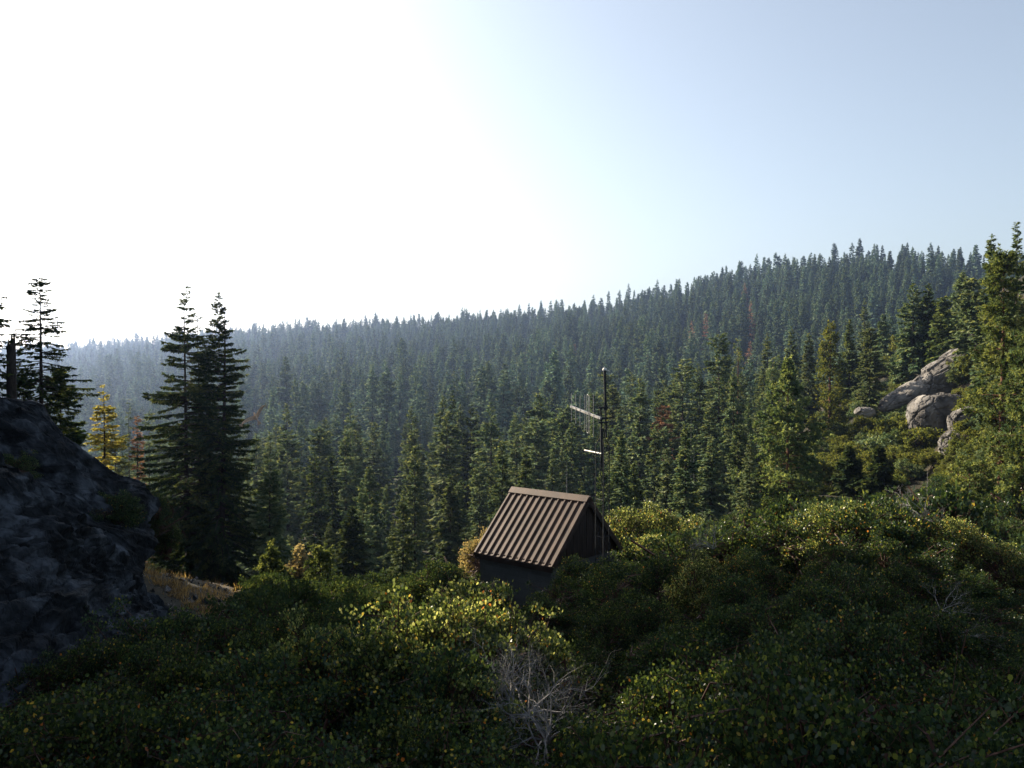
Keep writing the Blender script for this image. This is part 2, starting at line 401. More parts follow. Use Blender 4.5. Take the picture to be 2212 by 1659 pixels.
def conifer_crown(seed, H, R, cb=.12, nb=120, nt=16, tl=.9, tw=.14, kind='fir', droop=.25, up=.5, whorl=0, tuft=False, keep=1.0, drop_up=0.0, limbs=True, ntn=6, fill=0.35):
    rng = np.random.default_rng(seed)
    mb = MB()
    t = np.sort(rng.uniform(0, 1, nb) ** 1.02)
    if whorl: t = np.clip(np.round(t * whorl) / whorl + rng.normal(0, .25 / whorl, nb), 0, .995)
    z0 = (cb + (1 - cb) * t) * H * .985
    lump = 1 + .25 * np.sin(t * 23 + seed) * rng.uniform(.3, 1, nb)
    az = rng.uniform(0, 6.283, nb)
    ln = R * prof(t, kind) * rng.uniform(.62, 1.12, nb) * lump
    ln *= 1 + .18 * np.cos(az * 2 + t * 9 + seed * 1.7)
    keepm = rng.uniform(0, 1, nb) < np.where(t > .7, keep, 1)
    z0, ln, az, t = z0[keepm], ln[keepm], az[keepm], t[keepm]; nb = len(t)
    elev = np.radians(-14 + 60 * up * t + rng.normal(0, 7, nb))
    hd = np.stack([np.cos(az), np.sin(az)], -1)
    def curve(b, s):
        l = ln[b]
        h = l * s * np.cos(elev[b])
        z = z0[b] + l * s * np.sin(elev[b]) - droop * l * s ** 2 * (1 - t[b]) + droop * .55 * l * s ** 4 * (1 - t[b])
        return np.stack([hd[b, 0] * h, hd[b, 1] * h, z], -1)
    if limbs:
        b = np.arange(nb); q = [curve(b, np.full(nb, s)) for s in (0, .4, .75, 1)]
        rr = .012 * ln + .012
        for k in range(3): mb.sticks(q[k], q[k + 1], rr * (1 - k * .3), rr * (.7 - k * .3), 3)
    cnt = np.maximum(2, (nt * (ln / R) ** .85 * rng.uniform(.8, 1.2, nb)).astype(int))
    b = np.repeat(np.arange(nb), cnt); n = len(b)
    s = rng.uniform(.12, 1, n) ** .75
    p = curve(b, s); d0 = nrm(curve(b, np.minimum(s + .05, 1.05)) - curve(b, s - .05))
    perp = np.stack([-hd[b, 1], hd[b, 0], np.zeros(n)], -1)
    side = np.where(rng.uniform(0, 1, n) < .5, -1, 1)[:, None] * rng.uniform(.35, 1.15, (n, 1))
    env = (.35 + .65 * np.sqrt(ln[b] / R))[:, None]
    mats = np.minimum(2, np.maximum(0, np.round(rng.normal(1, .5, nb)[b] + rng.normal(0, .55, n)).astype(int)))
    if not tuft:
        d = d0 * rng.uniform(.35, .9, (n, 1)) + perp * side * (1.1 - .75 * s[:, None]) + rng.normal(0, .14, (n, 3)) - np.array([0, 0, .18])
        d = nrm(d) * tl * env * rng.uniform(.55, 1.15, (n, 1)) * (1.15 - .45 * s[:, None])
        rhombi(mb, p, d, tw * env[:, 0] * rng.uniform(.7, 1.3, n), rng, mats, .8)
        m = rng.uniform(0, 1, n) < fill                       # hanging sprays thicken the branch
        rhombi(mb, p[m], nrm(d[m] + np.array([0, 0, -.9]) * tl + rng.normal(0, .2, (m.sum(), 3))) * tl * .55 * env[m], tw * .8 * env[m][:, 0], rng, mats[m], 1.5)
    else:
        off = perp * side * (1.0 - .55 * s[:, None]) * tl * 2.2 * env * rng.uniform(.2, 1, (n, 1)) + d0 * tl * env * rng.uniform(-.3, .6, (n, 1)) + np.array([0, 0, 1]) * rng.normal(0.0, .35, (n, 1)) * tl
        q = p + off
        ax = nrm(off + d0 * tl * 1.2 + np.array([0, 0, .5]) * tl)
        k = ntn
        qq = np.repeat(q, k, 0); aa = np.repeat(ax, k, 0)
        dd = nrm(aa * .75 + rng.normal(0, .62, (n * k, 3))) * tl * .62 * rng.uniform(.7, 1.2, (n * k, 1))
        rhombi(mb, qq - dd * .05, dd, tw, rng, np.repeat(mats, k), 1.5)
        m = rng.uniform(0, 1, n) < .5
        if limbs: mb.sticks(p[m], q[m], .012, .006, 3)
    return mb

def make_tree(name, seed, H, R, r0=.3, mats=FIR, bark=BARK, lean=0.0, stubs=40, **kw):
    rng = np.random.default_rng(seed + 1000)
    root = empty(name)
    cb = kw.get('cb', .12)
    tb, pts = trunk_mesh('trunk', H, r0, rng, bark, lean, stubs=stubs, cb=max(.03, cb * .5))
    mobj('trunk', tb.mesh('trunk', [bark]), root)
    cm = conifer_crown(seed, H, R, **kw)
    mobj('crown', cm.mesh('crown', mats + [bark]), root)
    return root

def single_tree_mesh(name, seed, H, R, mats, bark, **kw):
    rng = np.random.default_rng(seed + 1000)
    cm = conifer_crown(seed, H, R, limbs=False, **kw)
    n = 5; t = np.linspace(0, 1, n)
    cm.tube(np.stack([0 * t, 0 * t, t * H * .97], -1), .011 * H * (1 - t * .95), 5, 3)
    return cm.mesh(name, mats + [bark])

def broad_crown(seed, rx, rz, nc, nl, rc, leaf, mats, up=0.0, hexa=False, base=.25, probs=(.4, .4, .2), lobes=7, flat=.0):
    """clusters of small leaves spread through an uneven crown; returns foliage MB and stems MB"""
    rng = np.random.default_rng(seed)
    lc = nrm(rng.normal(size=(lobes, 3)) * [1, 1, .5]) * rng.uniform(.35, .72, (lobes, 1)); lc[:, 2] = np.abs(lc[:, 2]) * .9
    lr = rng.uniform(.34, .58, lobes)
    li = rng.integers(0, lobes, nc)
    dirs = nrm(rng.normal(size=(nc, 3))); dirs[:, 2] = np.where(dirs[:, 2] < -.35, -dirs[:, 2], dirs[:, 2])
    rad = rng.uniform(.45, 1.0, nc) ** .5 * np.where(rng.uniform(0, 1, nc) < .12, rng.uniform(1.1, 1.45, nc), 1)
    c = lc[li] + dirs * (lr[li] * rad)[:, None]
    c[:, 2] = np.maximum(c[:, 2], -.05) * 1.05
    c = c * [rx, rx, rz * .9] + [0, 0, base * rz]
    c[:, 2] = np.maximum(c[:, 2], .12)
    fol = MB()
    k = rng.integers(int(nl * .6), int(nl * 1.3) + 1, nc)
    b = np.repeat(np.arange(nc), k); n = len(b)
    p = c[b] + rng.normal(0, rc * .5, (n, 3)) * [1, 1, .75]
    outw = nrm(c[b] - [0, 0, rz * .2]) 
    ls = leaf * rng.uniform(.65, 1.25, n)
    ax = nrm(outw * .45 + rng.normal(0, .55, (n, 3)) + [0, 0, up])
    sd_ = nrm(np.cross(ax, nrm(rng.normal(size=(n, 3)))))
    if len(probs) > 3:
        cl = rng.uniform(0, 1, nc)[b]
        pr = rng.uniform(0, 1, n)
        mats_i = np.searchsorted(np.cumsum(probs), pr)
        mats_i = np.where((mats_i >= 3) & (cl < .6), 1, mats_i)
        mats_i = np.clip(mats_i, 0, len(mats) - 1)
    else:
        mats_i = np.clip(np.round(rng.normal(.9, .45, nc)[b] + rng.normal(0, .5, n)), 0, 2).astype(int)
    A_ = ax * ls[:, None]; S_ = sd_ * (ls * .36)[:, None]
    if hexa:
        arr = np.stack([p, p + A_ * .3 + S_, p + A_ * .72 + S_ * .95, p + A_, p + A_ * .72 - S_ * .95, p + A_ * .3 - S_], 1)
    else:
        arr = np.stack([p, p + A_ * .5 + S_ * 1.2, p + A_, p + A_ * .5 - S_ * 1.2], 1)
    fol.polys(arr, mats_i)
    st = MB()
    nm = 7
    m0 = np.stack([rng.normal(0, .12 * rx, nm), rng.normal(0, .12 * rx, nm), np.zeros(nm) - .2], -1)
    m1 = np.stack([rng.normal(0, .42 * rx, nm), rng.normal(0, .42 * rx, nm), rng.uniform(.4, .62, nm) * rz], -1)
    st.sticks(m0, m1, .035 * rx + .01, .02 * rx)
    near = np.argmin(np.linalg.norm(c[:, None] - m1[None], axis=2), 1)
    mid = (c + m1[near]) / 2 + rng.normal(0, .1 * rx, c.shape)
    st.sticks(m1[near], mid, .013 * rx + .003, .008 * rx + .002); st.sticks(mid, c, .008 * rx + .002, .003 * rx + .001)
    nt = min(nc * 3, 1500); ib = rng.integers(0, nc, nt)
    st.sticks(c[ib] - nrm(outw[:1]) * 0, c[ib] + rng.normal(0, rc * .75, (nt, 3)), .003 + .002 * rx, .0015)
    return fol, st

def shrub(name, seed, rx, rz, nc, nl, rc, leaf, mats, stemmat, **kw):
    f, s = broad_crown(seed, rx, rz, nc, nl, rc, leaf, mats, **kw)
    root = empty(name)
    mobj('stems', s.mesh('stems', [stemmat]), root)
    mobj('foliage', f.mesh('foliage', mats), root)
    return root

def dead_branch_mesh(name, seed, L0, mat, levels=5, r0=.03, spread=.65, bias=(0, 0, .25), n0=6, flat=1.0, lenk=.74):
    rng = np.random.default_rng(seed); mb = MB()
    p = np.zeros((n0, 3)) + rng.normal(0, .04, (n0, 3)); d = nrm(rng.normal(0, 1, (n0, 3)) * [1, 1, .5] + np.array(bias) * 3); L_ = np.full(n0, L0) * rng.uniform(.6, 1.1, n0); r = np.full(n0, r0)
    for lv in range(levels):
        for seg in range(3):
            d = nrm(d + rng.normal(0, .22, d.shape)); q = p + d * (L_ / 3)[:, None]; q[:, 2] *= 1
            mb.sticks(p, q, r, r * .85); r = r * .85; p = q
            if seg < 2 and lv > 0:
                dd = nrm(d + rng.normal(0, .8, d.shape)); mb.sticks(p, p + dd * (L_ * .4)[:, None], r * .6, r * .25)
        k = 3 if lv < 2 else 2
        p = np.repeat(p, k, 0); d = nrm(np.repeat(d, k, 0) + rng.normal(0, spread, (len(p), 3)) * [1, 1, flat] + np.array(bias) * .3)
        L_ = np.repeat(L_, k) * lenk * rng.uniform(.7, 1.2, len(p)); r = np.repeat(r, k) * .72
    return mb.mesh(name, [mat])

# ---------------------------------------------------------------- rocks
def worley(p, cells):
    """returns nearest cell index, F1, F2"""
    idx = np.zeros(len(p), int); f1 = np.zeros(len(p)); f2 = np.zeros(len(p))
    for a in range(0, len(p), 8000):
        d = np.linalg.norm(p[a:a + 8000, None] - cells[None], axis=2)
        o = np.argpartition(d, 1, axis=1)[:, :2]
        dd = np.take_along_axis(d, o, 1); s = np.argsort(dd, axis=1)
        o = np.take_along_axis(o, s, 1); dd = np.take_along_axis(dd, s, 1)
        idx[a:a + 8000] = o[:, 0]; f1[a:a + 8000] = dd[:, 0]; f2[a:a + 8000] = dd[:, 1]
    return idx, f1, f2

def blocky(P, Nn, seed, cell, amp, crack, stretch=np.eye(3), tilt=.5, small=True):
    rng = np.random.default_rng(seed)
    Q = P @ stretch.T
    Q = Q + np.stack([value_noise(Q, seed + k, cell * 2.2, 2) for k in range(3)], -1) * cell * .12
    disp = np.zeros(len(P))
    for lev, (c, a) in enumerate([(cell, amp), (cell * .42, amp * .38)] + ([(cell * .17, amp * .13)] if small else [])):
        sel = np.random.default_rng(seed + lev).permutation(len(Q))
        nc = max(6, int(np.prod(np.maximum(Q.max(0) - Q.min(0), c)) / c ** 3))
        nc = min(nc, 700)
        # seeds taken on the surface itself, spaced by thinning
        cells = Q[sel[:nc * 4]]; keep = []
        for q in cells:
            if len(keep) == 0 or np.min(np.linalg.norm(np.array(keep) - q, axis=1)) > c * .75: keep.append(q)
            if len(keep) > 600: break
        cells = np.array(keep) + rng.normal(0, c * .1, (len(keep), 3))
        if len(cells) < 3: continue
        idx, f1, f2 = worley(Q, cells)
        off = rng.uniform(-1, .6, len(cells)); tl = rng.normal(0, tilt, (len(cells), 3))
        e = (f2 - f1) / c
        disp += a * (off[idx] + np.sum((Q - cells[idx]) * tl[idx], 1) / c * 1.6) 
        disp -= a * crack * np.exp(-e * 26)
    disp += value_noise(Q, seed + 9, cell * .12, 3) * amp * .02
    return P + Nn * disp[:, None]

def grid_normals(V, nu, nv):
    G = V.reshape(nv, nu, 3)
    du = np.gradient(G, axis=1); dv = np.gradient(G, axis=0)
    return nrm(np.cross(du, dv)).reshape(-1, 3)

def grid_faces(nu, nv):
    i = np.arange(nv - 1)[:, None] * nu; j = np.arange(nu - 1)[None]
    return np.stack([i + j, i + j + 1, i + nu + j + 1, i + nu + j], -1).reshape(-1, 4)

def loft(lines, nu, nv):
    L_ = []
    for ln in lines:
        ln = np.array(ln); s = np.concatenate([[0], np.cumsum(np.linalg.norm(np.diff(ln, axis=0), axis=1))]); s /= s[-1]
        u = np.linspace(0, 1, nu); L_.append(np.stack([np.interp(u, s, ln[:, k]) for k in range(3)], -1))
    L_ = np.array(L_); s = np.linspace(0, 1, len(L_)); v = np.linspace(0, 1, nv)
    i0 = np.clip((v * (len(L_) - 1)).astype(int), 0, len(L_) - 2); f = v * (len(L_) - 1) - i0
    return (L_[i0] * (1 - f)[:, None, None] + L_[i0 + 1] * f[:, None, None]).reshape(-1, 3)

def facets(V, Nn, nu, nv, seed, levels):
    """broken angular faces: random plate heights on skewed lattices, joined by straight planes"""
    rng = np.random.default_rng(seed); jj, ii = np.meshgrid(np.arange(nu), np.arange(nv))
    out = np.zeros(nu * nv)
    for nc, nr, amp, sk, cut in levels:
        g = rng.uniform(-1, 1, (nr + 40, nc + 40)) * amp
        x = jj / nu * nc + ii / nv * nr * sk + value_noise(np.stack([ii.ravel() / nv, jj.ravel() / nu], -1), seed, .7, 2).reshape(nv, nu) * .5; y = ii / nv * nr - jj / nu * nc * sk * .3
        x = x - x.min(); y = y - y.min()
        x0 = np.clip(np.floor(x).astype(int), 0, nc + 38); y0 = np.clip(np.floor(y).astype(int), 0, nr + 38); fx = x - x0; fy = y - y0
        a, b, c, d = g[y0, x0], g[y0, x0 + 1], g[y0 + 1, x0], g[y0 + 1, x0 + 1]
        tri = np.where(fx + fy < 1, a + (b - a) * fx + (c - a) * fy, d + (c - d) * (1 - fx) + (b - d) * (1 - fy))
        step = rng.uniform(-1, 1, (nr + 40, nc + 40))[y0, x0] * amp * cut
        out += (tri + step).ravel()
    out += value_noise(V, seed + 3, .35, 3) * .018
    return V + Nn * out[:, None]

def P3(*a): return [at(*q) for q in a]
# left slope, back slab
back = [P3((-700, 1000, 46), (-300, 1050, 44), (0, 1100, 42), (120, 1120, 40), (200, 1120, 38), (270, 1140, 37), (340, 1160, 36)),
        P3((-700, 380, 33), (-300, 640, 31), (-60, 815, 29), (0, 852, 28.5), (69, 878, 28), (124, 934, 28), (193, 990, 28.5), (250, 1020, 29), (318, 1040, 30), (340, 1080, 30.5)),
        P3((-700, 480, 30), (-300, 720, 27.5), (0, 920, 26.5), (60, 970, 26), (120, 1020, 26), (190, 1060, 26.5), (250, 1100, 27), (300, 1120, 28), (330, 1140, 28.5)),
        P3((-700, 700, 28), (-300, 900, 25), (0, 1080, 24.5), (90, 1130, 24.5), (160, 1170, 25), (230, 1200, 25), (280, 1230, 25.5), (310, 1260, 26))]
V = loft(back, 330, 230); Nn = grid_normals(V, 330, 230)
if Nn.mean(0) @ np.array([0.3, -1, .5]) < 0: Nn = -Nn
ax1 = nrm(np.array([.75, -.1, -.65])); ax2 = nrm(np.cross(ax1, [0, -1, .3])); ax3 = np.cross(ax1, ax2)
ST = np.stack([ax1 * .5, ax2, ax3])
V = facets(V, Nn, 330, 230, 21, [(20, 9, .26, .5, .15), (48, 22, .10, .6, .45), (110, 60, .03, .4, .5)])
mb = MB(); mb.indexed(V, grid_faces(330, 230), 0, False)
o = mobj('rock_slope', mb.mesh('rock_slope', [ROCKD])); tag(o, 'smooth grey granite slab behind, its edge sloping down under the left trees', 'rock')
front = [P3((-700, 820, 27), (-300, 960, 25), (0, 1040, 24.5), (80, 1090, 24.5), (150, 1140, 25), (230, 1210, 25.5), (300, 1290, 26), (340, 1330, 26)),
         P3((-700, 700, 23), (-300, 860, 21), (0, 972, 20.5), (55, 1005, 20.5), (110, 1065, 21), (160, 1110, 21.5), (215, 1160, 22.5), (265, 1220, 23.5), (320, 1290, 24.5), (365, 1330, 25)),
         P3((-700, 1000, 21), (-300, 1100, 18.5), (0, 1180, 18), (100, 1200, 18.5), (180, 1240, 19.5), (240, 1280, 20.5), (300, 1330, 21.5), (340, 1370, 22)),
         P3((-700, 1500, 17), (-300, 1500, 15), (0, 1520, 14.8), (80, 1520, 15), (160, 1500, 15.5), (220, 1480, 16), (280, 1480, 17), (330, 1480, 18))]
V = loft(front, 360, 300); Nn = grid_normals(V, 360, 300)
if Nn.mean(0) @ np.array([0.3, -1, .5]) < 0: Nn = -Nn
V = facets(V, Nn, 360, 300, 33, [(24, 14, .26, .6, .25), (60, 34, .11, .7, .5), (130, 80, .03, .4, .5)])
mb = MB(); mb.indexed(V, grid_faces(360, 300), 0, False)
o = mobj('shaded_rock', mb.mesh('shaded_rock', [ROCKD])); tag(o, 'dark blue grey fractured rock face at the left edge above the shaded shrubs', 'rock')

def boulder(name, c, ax, seed, cell, amp, mat, label, rot=0, sub=6, crack=1.3, tilt=.25, group=None, ry=0):
    import bmesh
    bm = bmesh.new(); bmesh.ops.create_icosphere(bm, subdivisions=sub, radius=1)
    me = bpy.data.meshes.new('t'); bm.to_mesh(me); bm.free()
    V = np.empty(len(me.vertices) * 3); me.vertices.foreach_get('co', V); V = V.reshape(-1, 3)
    fa = np.empty(len(me.polygons) * 3, int); me.polygons.foreach_get('vertices', fa); fa = fa.reshape(-1, 3)
    bpy.data.meshes.remove(me)
    Nn = nrm(V / np.array(ax)); V = np.sign(V) * np.abs(V) ** .75 * np.array(ax)
    V = blocky(V, Nn, seed, cell, amp * .5, crack, np.array([[1, 0, .5], [0, 1, 0], [-.35, 0, .8]]), tilt)
    V = V @ np.array([[math.cos(ry), 0, math.sin(ry)], [0, 1, 0], [-math.sin(ry), 0, math.cos(ry)]])
    cr, sr = math.cos(rot), math.sin(rot)
    V = V @ np.array([[cr, sr, 0], [-sr, cr, 0], [0, 0, 1]])
    mb = MB(); mb.indexed(V, fa, 0, False)
    o = mobj(name, mb.mesh(name, [mat]), None, c); tag(o, label, 'rock', group)
    return o

# granite outcrops on the right hillside
def hit(px, py, d0=40, d1=2500):
    Ds = np.geomspace(d0, d1, 700)
    a = at(px, py, 1.0)
    P_ = a[None] * Ds[:, None]
    m = ground(P_[:, 0], P_[:, 1]) >= P_[:, 2]
    if m.any():
        i = int(np.argmax(m)); return P_[i], Ds[i]
    return at(px, py, d1), d1
GRP = 'pale granite outcrops on the right hillside'
def outcrop(px, py, rx, rz, seed, cell, label, ry=0, lift=.35):
    p, D = hit(px, py + rz * .5); k = D / F
    boulder('granite_dome', p + np.array([0, 0, rz * k * lift]), (rx * k, rx * k * .7, rz * k), seed, cell, .6, ROCKL, label, .15, group=GRP, ry=ry)
outcrop(2030, 900, 66, 62, 51, 2.4, 'large pale granite outcrop split by deep cracks, lit at the right hillside', .12)
outcrop(1990, 950, 26, 26, 52, 1.3, 'small rounded granite block under the foot of the large cracked outcrop')
outcrop(2068, 955, 40, 30, 53, 1.4, 'low granite lump at the lower right of the large cracked outcrop', .2)
outcrop(2095, 915, 42, 46, 57, 1.8, 'granite rock peeking out between the large outcrop and the right pine', .3)
boulder('granite_dome', at(2070, 792, 128), (8.5, 3.0, 2.6), 54, 2.6, .6, ROCKL, 'upper granite slab slanting up behind the tall right pine', .1, group=GRP, ry=.6)
boulder('granite_dome', at(1960, 850, 128), (5.0, 2.4, 1.1), 55, 1.8, .3, ROCKL, 'thin granite ledge among shrubs left of the upper slab', .2, 5, group=GRP, ry=.5)
boulder('granite_dome', at(1868, 890, 118), (1.3, 1.2, .7), 56, 1.1, .3, ROCKL, 'small isolated granite rock farthest left among the hillside shrubs', .2, 5, group=GRP)
p, D = hit(1292, 718)
boulder('granite_dome', p, (14, 8, 4.5), 58, 4, 1.0, ROCKL, 'distant low rock ledge between firs on the far hillside', 0, 4)

# ---------------------------------------------------------------- cabin
ROOFM = surf_mat('brown_painted_metal', (.040, .024, .019), (.080, .047, .035), 2.2, .55, .12, 6, stretch=(1, 1, 1), bscale=40, dist=.004)
TRIM = surf_mat('dark_brown_trim', (.022, .016, .014), (.045, .032, .027), 4, .6, .1)
GABLE = surf_mat('dark_brown_boards', (.014, .011, .010), (.035, .024, .020), 2, .7, .2, stretch=(6, 6, .6))
def block_mat():
    m, N, L = new_mat('painted_block_wall')
    out = N.new('ShaderNodeOutputMaterial'); p = N.new('ShaderNodeBsdfPrincipled'); tc = N.new('ShaderNodeTexCoord')
    sx = N.new('ShaderNodeSeparateXYZ'); L.new(tc.outputs['Object'], sx.inputs[0])
    ad = N.new('ShaderNodeMath'); ad.operation = 'ADD'; L.new(sx.outputs[0], ad.inputs[0]); L.new(sx.outputs[1], ad.inputs[1])
    cb_ = N.new('ShaderNodeCombineXYZ'); L.new(ad.outputs[0], cb_.inputs[0]); L.new(sx.outputs[2], cb_.inputs[1])
    br = N.new('ShaderNodeTexBrick'); br.inputs['Scale'].default_value = 1.0; br.inputs['Brick Width'].default_value = .4; br.inputs['Row Height'].default_value = .2
    br.inputs['Mortar Size'].default_value = .006; br.inputs['Color1'].default_value = (.06, .068, .072, 1); br.inputs['Color2'].default_value = (.078, .086, .09, 1); br.inputs['Mortar'].default_value = (.045, .05, .052, 1)
    L.new(cb_.outputs[0], br.inputs['Vector'])
    n = N.new('ShaderNodeTexNoise'); n.inputs['Scale'].default_value = 1.3; n.inputs['Detail'].default_value = 7; L.new(tc.outputs['Object'], n.inputs['Vector'])
    mx = N.new('ShaderNodeMix'); mx.data_type = 'RGBA'; mx.blend_type = 'MULTIPLY'; mx.inputs[0].default_value = .5
    L.new(br.outputs['Color'], mx.inputs[6]); L.new(n.outputs['Fac'], mx.inputs[7]); L.new(mx.outputs[2], p.inputs['Base Color'])
    b = N.new('ShaderNodeBump'); b.inputs['Strength'].default_value = .5; b.inputs['Distance'].default_value = .01; L.new(br.outputs['Fac'], b.inputs['Height']); b.invert = True
    L.new(b.outputs[0], p.inputs['Normal']); p.inputs['Roughness'].default_value = .85
    L.new(p.outputs[0], out.inputs[0]); return m
BLOCK = block_mat()
YAW = -0.711; CL, CW = 3.6, 2.137
FZ = -9.35; RID = -4.574 - FZ; EAV = RID - 2.114
dv = np.array([math.cos(YAW), math.sin(YAW)])
cc = np.array([2.741, 30.38]) - dv * CL / 2
cabin = empty('cabin', (cc[0], cc[1], FZ), YAW)
tag(cabin, 'small block hut with a steep brown ribbed metal roof among the shrubs', 'hut')
hl = CL / 2
sl = math.sqrt(.5)
def slope_pt(side, x, s, h):           # s metres down from the ridge, h above the deck
    return np.array([x, side * (s * sl + h * sl), RID - s * sl + h * sl - .06])
SLEN = 2.114 / sl
def slope_box(mb, side, x0, x1, s0, s1, h0, h1):
    c = [slope_pt(side, x, s, h) for x in (x0, x1) for s in (s0, s1) for h in (h0, h1)]
    f = [[0, 1, 3, 2], [4, 6, 7, 5], [0, 4, 5, 1], [2, 3, 7, 6], [0, 2, 6, 4], [1, 5, 7, 3]]
    mb.indexed(np.array(c), f, 0)
walls = MB()
ww, wh = CL - .30, EAV - .02
for sx_, sy_, cx_, cy_ in ((ww, .2, 0, -CW + .25), (ww, .2, 0, CW - .25), (.2, 2 * CW - .5 - .2, -ww / 2 + .1, 0), (.2, 2 * CW - .5 - .2, ww / 2 - .1, 0)):
    walls.box((cx_, cy_, wh / 2 - .5), (sx_, sy_, wh + 1.0))
mobj('wall', walls.mesh('wall', [BLOCK]), cabin)
for sgn in (-1, 1):
    gb = MB(); x = sgn * (ww / 2 + .03); n = 20
    ys = np.linspace(-CW + .2, CW - .2, n + 1)
    for k in range(n):
        y0, y1 = ys[k] + .004, ys[k + 1] - .004
        th = .03 if k % 2 else .042
        xs = (x - sgn * .05, x + sgn * (th - .03))
        top = lambda y: RID - abs(y) - .12
        v = np.array([[xx, yy, zz] for xx in xs for (yy, zz) in ((y0, wh - .1), (y1, wh - .1), (y1, top(y1)), (y0, top(y0)))])
        f = [[0, 1, 2, 3], [7, 6, 5, 4], [0, 4, 5, 1], [1, 5, 6, 2], [2, 6, 7, 3], [3, 7, 4, 0]]
        gb.indexed(v, f, 0)
    mobj('gable_wall', gb.mesh('gable_wall', [GABLE]), cabin)
for side in (-1, 1):
    rf = MB()
    slope_box(rf, side, -hl, hl, 0, SLEN, -.03, 0)
    nr = 12
    for k in range(nr + 1):
        x = -hl + .04 + k * (CL - .08) / nr
        w0, w1, h = .042, .024, .046
        if k in (0, nr): w0, w1 = .038, .034
        a = [slope_pt(side, x + dx, s, hh) for s in (.1, SLEN + .01) for dx, hh in ((-w0, 0.001), (-w1, h), (w1, h), (w0, 0.001))]
        rf.indexed(np.array(a), [[0, 1, 5, 4], [1, 2, 6, 5], [2, 3, 7, 6], [0, 3, 2, 1], [4, 5, 6, 7]], 0)
    r = mobj('roof_panel', rf.mesh('roof_panel', [ROOFM]), cabin)
cap = MB()
for side in (-1, 1):
    slope_box(cap, side, -hl - .02, hl + .02, -.03 if side < 0 else 0.012, .24, .05, .066)
    slope_box(cap, side, -hl - .02, hl + .02, .225, .242, .012, .049)
mobj('ridge_cap', cap.mesh('ridge_cap', [ROOFM]), cabin)
for side in (-1, 1):
    fb = MB()
    fb.box((0, side * (CW - .035), EAV - .16), (CL - .03, .045, .20)); fb.box((0, side * (CW + .0), EAV - .10), (CL + .02, .02, .09))
    mobj('fascia', fb.mesh('fascia', [TRIM]), cabin)
    for sx_ in (-1, 1):
        rk = MB(); slope_box(rk, side, sx_ * hl - .022, sx_ * hl + .022, .005 if side > 0 else -.0, SLEN + .005, -.17, -.032); mobj('rake_board', rk.mesh('rake_board', [TRIM]), cabin)
sf = MB(); sf.box((0, 0, wh + .03), (ww + .02, 2 * CW - .14, .04)); mobj('soffit', sf.mesh('soffit', [TRIM]), cabin)

# ---------------------------------------------------------------- antenna tower
STEEL = surf_mat('weathered_dark_steel', (.012, .015, .018), (.03, .034, .038), 8, .7, .1)
ALU = surf_mat('weathered_aluminium', (.25, .25, .25), (.42, .41, .39), 8, .4, .05, metal=.25)
WHT = surf_mat('white_paint_metal', (.55, .54, .5), (.72, .70, .66), 6, .5, .05)
DT = 28.8
tb_ = at(1302, 1200, DT); gz = ground(tb_[0], tb_[1])[0]
tower = empty('antenna_tower', (tb_[0], tb_[1], gz))
tag(tower, 'thin dark lattice radio tower with whip pole and aluminium antenna beside the hut', 'antenna tower')
org = np.array([tb_[0], tb_[1], gz])
def tl_(px, py, D): return at(px, py, D) - org
legs = [(1287, 28.95), (1304, 28.6), (1316, 29.0)]
apex = tl_(1301, 925, 28.82)
legpts = []
for px, D in legs:
    b = at(px, 962, D) - org
    pts = [np.array([b[0], b[1], -.3]), b, b * .35 + apex * .65 + [0, 0, -.12], apex + (b - apex) * [.12, .12, 0]]
    m = MB(); m.tube(pts, .017, 7); mobj('leg', m.mesh('leg', [STEEL]), tower); legpts.append(b)
m = MB(); H = legpts[0][2]; n = int(H / .42)
for k in range(n):
    z0 = k * .42; z1 = z0 + .42
    for q in range(3):
        a, b = legpts[q], legpts[(q + 1) % 3]
        if k % 2: a, b = b, a
        m.sticks([[a[0], a[1], z0]], [[b[0], b[1], z1]], .007, .007)
        if k % 3 == 0: m.sticks([[a[0], a[1], z0]], [[b[0], b[1], z0]], .007, .007)
mobj('bracing', m.mesh('bracing', [STEEL]), tower)
m = MB(); c = tl_(1300.5, 1010, 28.82); top = tl_(1297.5, 880, 28.75); mid_ = tl_(1299.5, 925, 28.78)
m.tube([c, mid_], .05, 10); m.tube([mid_ + [0, 0, .01], top], .03, 8)
mobj('mast', m.mesh('mast', [STEEL]), tower)
m = MB(); a = tl_(1309.5, 945, 28.8); b = tl_(1306.3, 800, 28.8); j = tl_(1308.2, 882, 28.8)
m.tube([a, j], .032, 8); m.tube([j, b], .045, 10); m.tube([j - [0, 0, .08], j + [0, 0, .1]], .07, 10)
wp = mobj('whip_pole', m.mesh('whip_pole', [STEEL]), tower)
m = MB(); m.tube([b, b + [0, 0, .05], b + [0, 0, .09]], [.075, .075, .03], 10); m.tube([b + [-.02, 0, .0], b + [.16, 0, -.02]], .01, 5)
mobj('pole_cap', m.mesh('pole_cap', [WHT]), wp)
for yy, r in ((880, .03), (903, .05), (912, .035)):
    m = MB()
    p0 = tl_(1296, yy, 28.7); p1 = tl_(1310, yy + 1, 28.85); m.box((p0 + p1) / 2, (np.linalg.norm(p1 - p0) + .05, .07, r * 1.6))
    mobj('clamp', m.mesh('clamp', [STEEL]), tower)
m = MB()
b0 = tl_(1297, 903.5, 28.68); b1 = tl_(1233, 878, 30.9)
bd = b1 - b0; BLen = np.linalg.norm(bd); bu = bd / BLen
zz = np.array([0, 0, 1.0]); bs = nrm(np.cross(bu, zz)); bt = np.cross(bs, bu)
Rb = np.stack([bu, bs, bt], 1)
m.box((b0 + b1) / 2, (BLen, .06, .075), Rb)
